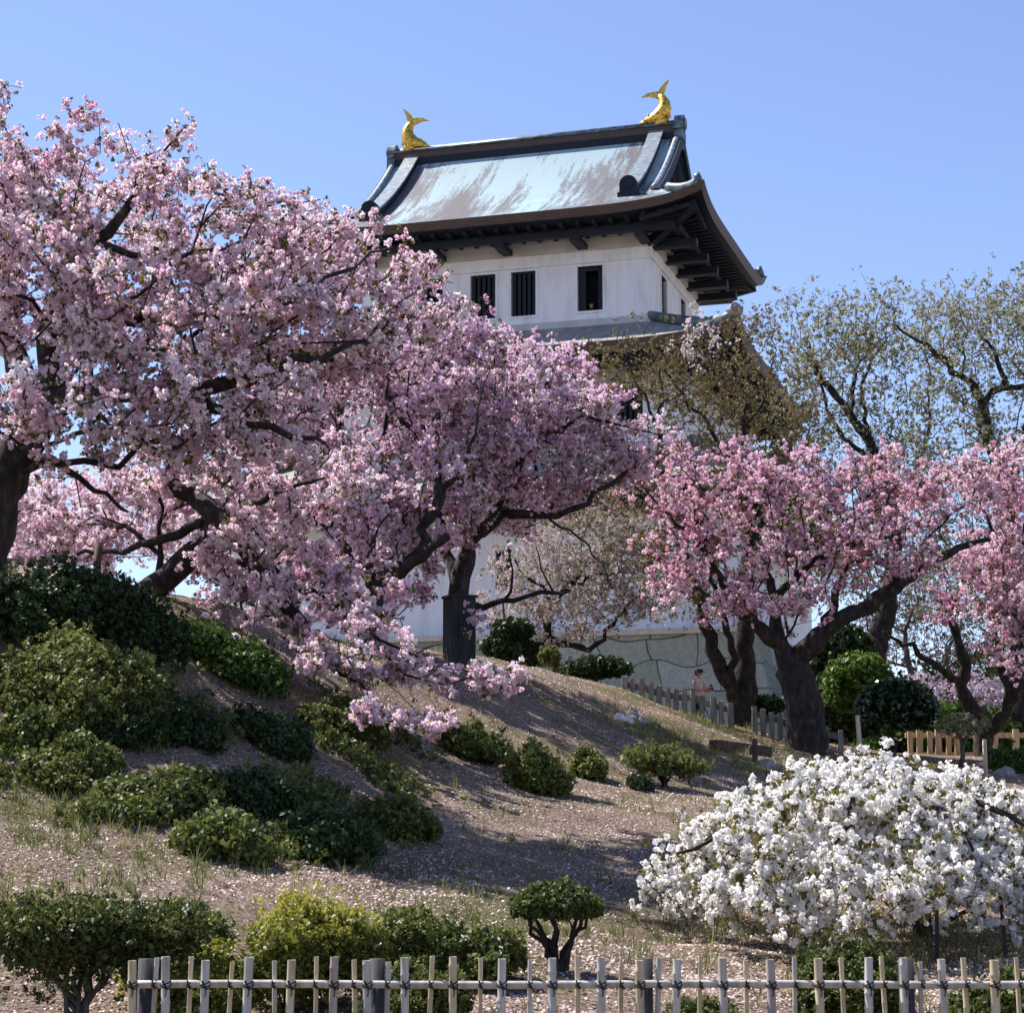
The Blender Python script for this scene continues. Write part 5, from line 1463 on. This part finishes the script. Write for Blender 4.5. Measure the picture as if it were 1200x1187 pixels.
def stake(px, py, top, label, lean=0):
    p = base_of(px, py, 43); T = at(px, top, 43)
    o = MB().tube([(0, 0, -.2), (lean, 0, T[2] - p[2])], [.05, .045], 8).build('bamboo_stake', M['bamboo_tan'], None, smooth=True)
    o.location = p; tag(o, label, 'stake', 'pale bamboo stakes')
stake(1155, 905, 866, "pale yellow bamboo stake upright before the cedar railing")
stake(1010, 872, 838, "thin pale stake at the foot of the light green round tree", -.08)

# ------------------------------------------------------------------ people
def figure(name, label, joints, bones, radii, loc, mat, rz=0):
    me = bpy.data.meshes.new(name)
    me.from_pydata(joints, bones, [])
    o = bpy.data.objects.new(name, me); COL.objects.link(o)
    me.materials.append(mat)
    o.location = loc; o.rotation_euler = (0, 0, rz)
    sk = o.modifiers.new("skin", 'SKIN'); sk.use_smooth_shade = True
    for i, r in enumerate(radii):
        v = me.skin_vertices[0].data[i]
        v.radius = r if hasattr(r, '__len__') else (r, r)
    me.skin_vertices[0].data[0].use_root = True
    sb = o.modifiers.new("sub", 'SUBSURF'); sb.levels = 2; sb.render_levels = 2
    if label: tag(o, label, 'person')
    return o

def shell(rings, n=14):
    """closed lofted garment from (cx, cy, z, rx, ry) rings"""
    m = MB(); rows = []
    for (cx, cy, z, rx, ry) in rings:
        r = [(cx + rx * math.cos(2 * math.pi * k / n), cy + ry * math.sin(2 * math.pi * k / n), z) for k in range(n)]
        rows.append(r + [r[0]])
    return m.grid(rows)

def head_bits(p, hx, hy, hz, face, cap=False):
    """hair, eyes, nose, mouth, ears (and a cap) on a head centred at hx,hy,hz looking along face (angle about z, 0 = -y)"""
    R = Matrix.Rotation(face, 4, 'Z')
    def W(x, y, z): v = R @ Vector((x, y, z)); return (v.x + hx, v.y + hy, v.z + hz)
    h = MB(); rows = []
    for i in range(9):
        a = -0.6 + (math.pi / 2 + .6) * i / 8
        row = []
        for k in range(16):
            b = 2 * math.pi * k / 16
            front = max(0, -math.sin(b))
            z = .118 * math.sin(a); zz = max(z, -.12 + .17 * front ** .5)
            row.append(W(.088 * math.cos(b) * math.cos(a * .95), .104 * math.sin(b) * math.cos(a * .95) + .012, zz + .012))
        rows.append(row + [row[0]])
    h.grid(rows).build('hair', M['hair'], p, smooth=True)
    f = MB()
    for sx in (-1, 1):
        f.tube([W(sx * .03, -.09, .005), W(sx * .03, -.097, .005)], .011, 8)
    f.build('eyes', M['hair'], p)
    f2 = MB().tube([W(0, -.095, .01), W(0, -.118, -.025), W(0, -.1, -.034)], [.007, .015, .01], 8)
    for sx in (-1, 1): f2.tube([W(sx * .08, 0, .015), W(sx * .092, .005, .0), W(sx * .08, .0, -.025)], [.014, .02, .01], 8)
    f2.build('nose_and_ears', M['skin'], p, smooth=True)
    MB().tube([W(-.022, -.092, -.058), W(0, -.098, -.06), W(.022, -.092, -.058)], [.004, .007, .004], 6).build('mouth', M['cloth_beige'], p)
    if cap:
        c = MB(); rows = []
        for i in range(7):
            a = math.pi / 2 * i / 6
            rows.append([W(.105 * math.cos(a) * math.cos(2 * math.pi * k / 16), .12 * math.cos(a) * math.sin(2 * math.pi * k / 16), .04 + .095 * math.sin(a)) for k in range(17)])
        c.grid(rows)
        br = [W(.09 * math.cos(t), -.085 - .11 * max(0, math.sin(t)), .045 - .02 * math.sin(t)) for t in np.linspace(0, math.pi, 9)]
        b2 = [(x, y, z + .012) for x, y, z in br]
        c.grid([br, b2]); c.add(br, [tuple(range(9))]); c.add(b2, [tuple(range(9))[::-1]])
        c.build('cap', M['cloth_black'], p, smooth=True)

def hand(mb, w, d, side, curl=.9):
    """palm and five bent fingers from wrist w along d"""
    w = Vector(w); d = Vector(d).normalized()
    s = d.cross(Vector((0, 0, 1))).normalized(); up = s.cross(d)
    mb.tube([w, w + d * .04, w + d * .085], [.024, .036, .036], 8)
    for k, L in enumerate((.068, .078, .072, .058)):
        b = w + d * .082 + s * (-.027 + .018 * k)
        mid = b + d * L * .5 - up * .006
        mb.tube([b, mid, mid + (d * math.cos(curl) + up * math.sin(curl)) * L * .55], [.0095, .009, .006], 6)
    t = w + d * .03 + s * side * .03
    mb.tube([t, t + s * side * .028 + d * .025, t + s * side * .018 + d * .058 + up * .02], [.012, .011, .008], 6)

def walker():
    P = at(818, 800, 52); g = float(ground_z(P[0], P[1]))
    top = at(818, 790, 52)[2]
    k = min(1.04, max(.9, (top - g) / 1.66))
    J = [(0, 0, .94), (0, 0, 1.15), (.01, .01, 1.36), (.015, .01, 1.46), (.03, -.005, 1.57), (.035, -.01, 1.65),
         (.09, 0, .86), (.10, -.02, .48), (.10, .02, .07), (.12, -.12, .03), (-.09, 0, .86), (-.10, .03, .48), (-.10, .06, .07), (-.09, -.08, .03),
         (.17, 0, 1.36), (.22, -.03, 1.1), (.26, -.22, 1.12), (-.15, 0, 1.36), (-.17, -.06, 1.1), (.10, -.26, 1.14)]
    Bn = [(0, 1), (1, 2), (2, 3), (3, 4), (4, 5), (0, 6), (6, 7), (7, 8), (8, 9), (0, 10), (10, 11), (11, 12), (12, 13), (2, 14), (14, 15), (15, 16), (2, 17), (17, 18), (18, 19)]
    Rr = [(.13, .1), (.115, .09), (.13, .09), .05, (.075, .09), (.07, .085), .085, .055, .04, .035, .085, .055, .04, .035, .055, .04, .028, .055, .04, .028]
    J = [(x * k, y * k, z * k) for x, y, z in J]
    p = figure('person', "person in a black cap and sleeveless peach top behind the grey path fence", J, Bn, [tuple(c * k for c in (r if hasattr(r, '__len__') else (r, r))) for r in Rr], (P[0], P[1], g), M['skin'], math.radians(35))
    shell([(0, 0, .90 * k, .15, .115), (0, 0, 1.0 * k, .15, .115), (0, 0, 1.15 * k, .135, .11), (0, .005, 1.3 * k, .155, .115), (0, .01, 1.40 * k, .12, .09), (.01, .01, 1.44 * k, .07, .07)]).build('top', M['cloth_beige'], p, smooth=True)
    tr = MB()
    for sx, pts in ((1, [(.07, 0, .95), (.09, 0, .8), (.10, -.02, .48), (.10, .02, .1)]), (-1, [(-.07, 0, .95), (-.09, 0, .8), (-.10, .03, .48), (-.10, .06, .1)])):
        tr.tube([(x * k, y * k, z * k) for x, y, z in pts], [.115, .105, .075, .062], 12)
    tr.build('trousers', M['cloth_black'], p, smooth=True)
    hn = MB(); hand(hn, (.26 * k, -.22 * k, 1.12 * k), (-.3, -.8, .3), -1); hand(hn, (.10 * k, -.26 * k, 1.14 * k), (.3, -.8, .3), 1)
    hn.build('hands', M['skin'], p, smooth=True)
    head_bits(p, .033 * k, -.008 * k, 1.605 * k, math.radians(25), cap=True)
    ph = MB().box(-.0375, .0375, -.005, .005, -.075, .075).build('phone', M['cloth_black'], None)
    c, s = math.cos(math.radians(35)), math.sin(math.radians(35))
    x, y = .18 * k, -.37 * k
    ph.location = (P[0] + c * x - s * y, P[1] + s * x + c * y, g + 1.2 * k); ph.rotation_euler = (-.4, 0, math.radians(35))
    tag(ph, "black phone held by the person in the black cap", 'phone')
walker()

def window_visitor():
    """in keep coordinates behind the open window, standing on the top storey's floor"""
    uc = -2.45
    J = [(0, 0, .94), (0, -.04, 1.15), (0, -.1, 1.36), (0, -.13, 1.46), (0, -.17, 1.57), (0, -.18, 1.65),
         (.09, 0, .86), (.10, 0, .48), (.10, .02, .07), (.11, -.12, .03), (-.09, 0, .86), (-.10, 0, .48), (-.10, .02, .07), (-.11, -.12, .03),
         (.17, -.1, 1.36), (.26, -.22, 1.14), (.09, -.42, 1.17), (-.17, -.1, 1.36), (-.26, -.22, 1.14), (-.09, -.42, 1.17)]
    Bn = [(0, 1), (1, 2), (2, 3), (3, 4), (4, 5), (0, 6), (6, 7), (7, 8), (8, 9), (0, 10), (10, 11), (11, 12), (12, 13), (2, 14), (14, 15), (15, 16), (2, 17), (17, 18), (18, 19)]
    Rr = [(.14, .1), (.125, .09), (.14, .1), .05, (.075, .09), (.07, .085), .085, .055, .04, .035, .085, .055, .04, .035, .055, .042, .03, .055, .042, .03]
    c, s = math.cos(-A0), math.sin(-A0)
    lx, ly = uc, .62
    loc = (KEEP_O[0] + c * lx - s * ly, KEEP_O[1] + s * lx + c * ly, KEEP_O[2] - .8)
    p = figure('person', "visitor in dark clothes at the keep's open top window, bare forearms raised", J, Bn, Rr, loc, M['skin'], -A0)
    shell([(0, 0, .88, .16, .12), (0, -.03, 1.1, .15, .12), (0, -.09, 1.3, .185, .13), (0, -.12, 1.42, .13, .1), (0, -.13, 1.47, .07, .07)]).tube([(.16, -.1, 1.37), (.22, -.17, 1.24)], [.075, .062], 10).tube([(-.16, -.1, 1.37), (-.22, -.17, 1.24)], [.075, .062], 10).build('shirt', M['cloth_black'], p, smooth=True)
    t = MB()
    for sx in (-1, 1): t.tube([(sx * .07, 0, .95), (sx * .09, 0, .8), (sx * .1, 0, .48), (sx * .1, .02, .1)], [.115, .105, .075, .062], 12)
    t.build('trousers', M['cloth_black'], p, smooth=True)
    hn = MB(); hand(hn, (.09, -.42, 1.17), (-.5, -.6, .1), -1); hand(hn, (-.09, -.42, 1.17), (.5, -.6, .1), 1)
    hn.build('hands', M['skin'], p, smooth=True)
    head_bits(p, 0, -.175, 1.61, 0)
window_visitor()

# ------------------------------------------------------------------ litter and grass
def ground_cover():
    n = 460000
    Y = 13.5 + 36 * RNG.uniform(0, 1, n) ** 1.25
    X = RNG.uniform(-1, 1, n) * (.27 * Y + .3)
    Z = ground_z(X, Y)
    dens = np.clip(.5 + .34 * np.sin(X * .9 + np.sin(Y * .7) * 1.3) * np.sin(Y * .8 + X * .3) + .3 * np.sin(X * 2.7 + 1.5 * np.sin(Y * 1.9)) * np.sin(Y * 2.3 - X * 1.1) + .2 * np.sin(X * 6.1 + Y * 1.3) * np.sin(Y * 5.2 - X * 2), 0, 1)
    kp = RNG.uniform(size=n) < .12 + .88 * dens ** 1.5
    X, Y, Z = X[kp], Y[kp], Z[kp]; n = len(X)
    s = RNG.uniform(.008, .021, n)
    nr = np.stack([RNG.normal(size=n) * .45, RNG.normal(size=n) * .45 - .25, np.ones(n)], 1); nr /= np.linalg.norm(nr, axis=1)[:, None]
    a = np.cross(nr, RNG.normal(size=(n, 3))); a /= np.linalg.norm(a, axis=1)[:, None]; b = np.cross(nr, a)
    c = np.stack([X, Y, Z + s * .6], 1)
    asp = RNG.uniform(.45, .95, n)[:, None]
    a, b = a * s[:, None] * asp, b * s[:, None]
    V = np.stack([c - b, c + a + nr * s[:, None] * .3, c + b, c - a + nr * s[:, None] * .3], 1).reshape(-1, 3)
    tt = np.where(RNG.uniform(size=n) < .40, RNG.uniform(.62, 1, n), RNG.uniform(0, .62, n))
    o = link('petal_litter', np_mesh('petal_litter', V, np.arange(4 * n, dtype=np.int32).reshape(-1, 4), tt), M['litter'])
    tag(o, "fallen pink petals and dry leaves littering the bank", 'litter', kind='stuff')
    n = 3500
    Y = 13.5 + 36 * RNG.uniform(0, 1, n) ** 1.2; X = RNG.uniform(-1, 1, n) * (.27 * Y + .3)
    f = np.sin(X * .8 + 2) * np.sin(Y * .55 + 1) + .6 * np.sin(X * 1.9 + Y) + RNG.normal(size=n) * .35
    kp = f > .45
    X, Y = X[kp], Y[kp]
    Q = [(-40, 880, 130), (60, 960, 120), (130, 940, 130), (770, 860, 260), (830, 850, 160), (880, 900, 110), (900, 880, 80), (830, 1090, 120), (600, 1090, 100), (180, 990, 110), (20, 1060, 110), (1110, 1110, 80)]
    xs, ys = [X], [Y]
    for px, py, m in Q:
        p = hit(px, py); xs.append(p[0] + RNG.normal(size=m) * .7); ys.append(p[1] + RNG.normal(size=m) * .8)
    X, Y = np.concatenate(xs), np.concatenate(ys)
    P = np.stack([X, Y, ground_z(X, Y) - .01], 1)
    o = scatter('grass_tufts', TUFT, P, RNG.uniform(.5, 1.1, len(P)), M['grass'], None, RNG.uniform(0, 1, len(P)), .2, keep_up=True)
    tag(o, "short green and straw grass tufts on the bank", 'grass', kind='stuff')
ground_cover()

def bank_weeds():
    """low leafy growth running between the shrubs of the upper bank"""
    P = []
    for px, py, sx, sy, m in [(60, 860, 70, 60, 700), (150, 880, 70, 50, 800), (180, 950, 80, 40, 600), (230, 820, 70, 50, 700), (300, 900, 90, 50, 1000), (380, 880, 80, 50, 700),
                              (340, 980, 90, 30, 500), (430, 930, 60, 40, 450), (250, 760, 60, 40, 500), (330, 800, 60, 40, 400), (60, 780, 80, 40, 500), (450, 860, 50, 30, 250), (100, 960, 60, 20, 200)]:
        c = hit(px, py); s = c[1] / F_PX
        x = c[0] + RNG.normal(size=m) * sx * s * .8; y = c[1] + RNG.normal(size=m) * sy * s * 1.9
        kp = np.sin(x * 2.6 + 1.3 * np.sin(y * 2.1)) + np.sin(y * 2.2 + x) + RNG.normal(size=m) * .5 > 1.0
        P.append(np.stack([x[kp], y[kp], ground_z(x[kp], y[kp]) + RNG.uniform(.02, .2, kp.sum())], 1))
    P = np.concatenate(P)
    o = scatter('bank_undergrowth', SHRUB, P, RNG.uniform(.7, 1.5, len(P)), M['azalea'], None, .5 + .3 * np.sin(P[:, 0] * 1.7) * np.sin(P[:, 1] * 1.3) + RNG.normal(size=len(P)) * .15, .15)
    tag(o, "low leafy undergrowth running between the shrubs of the bank", 'undergrowth', kind='stuff')
bank_weeds()
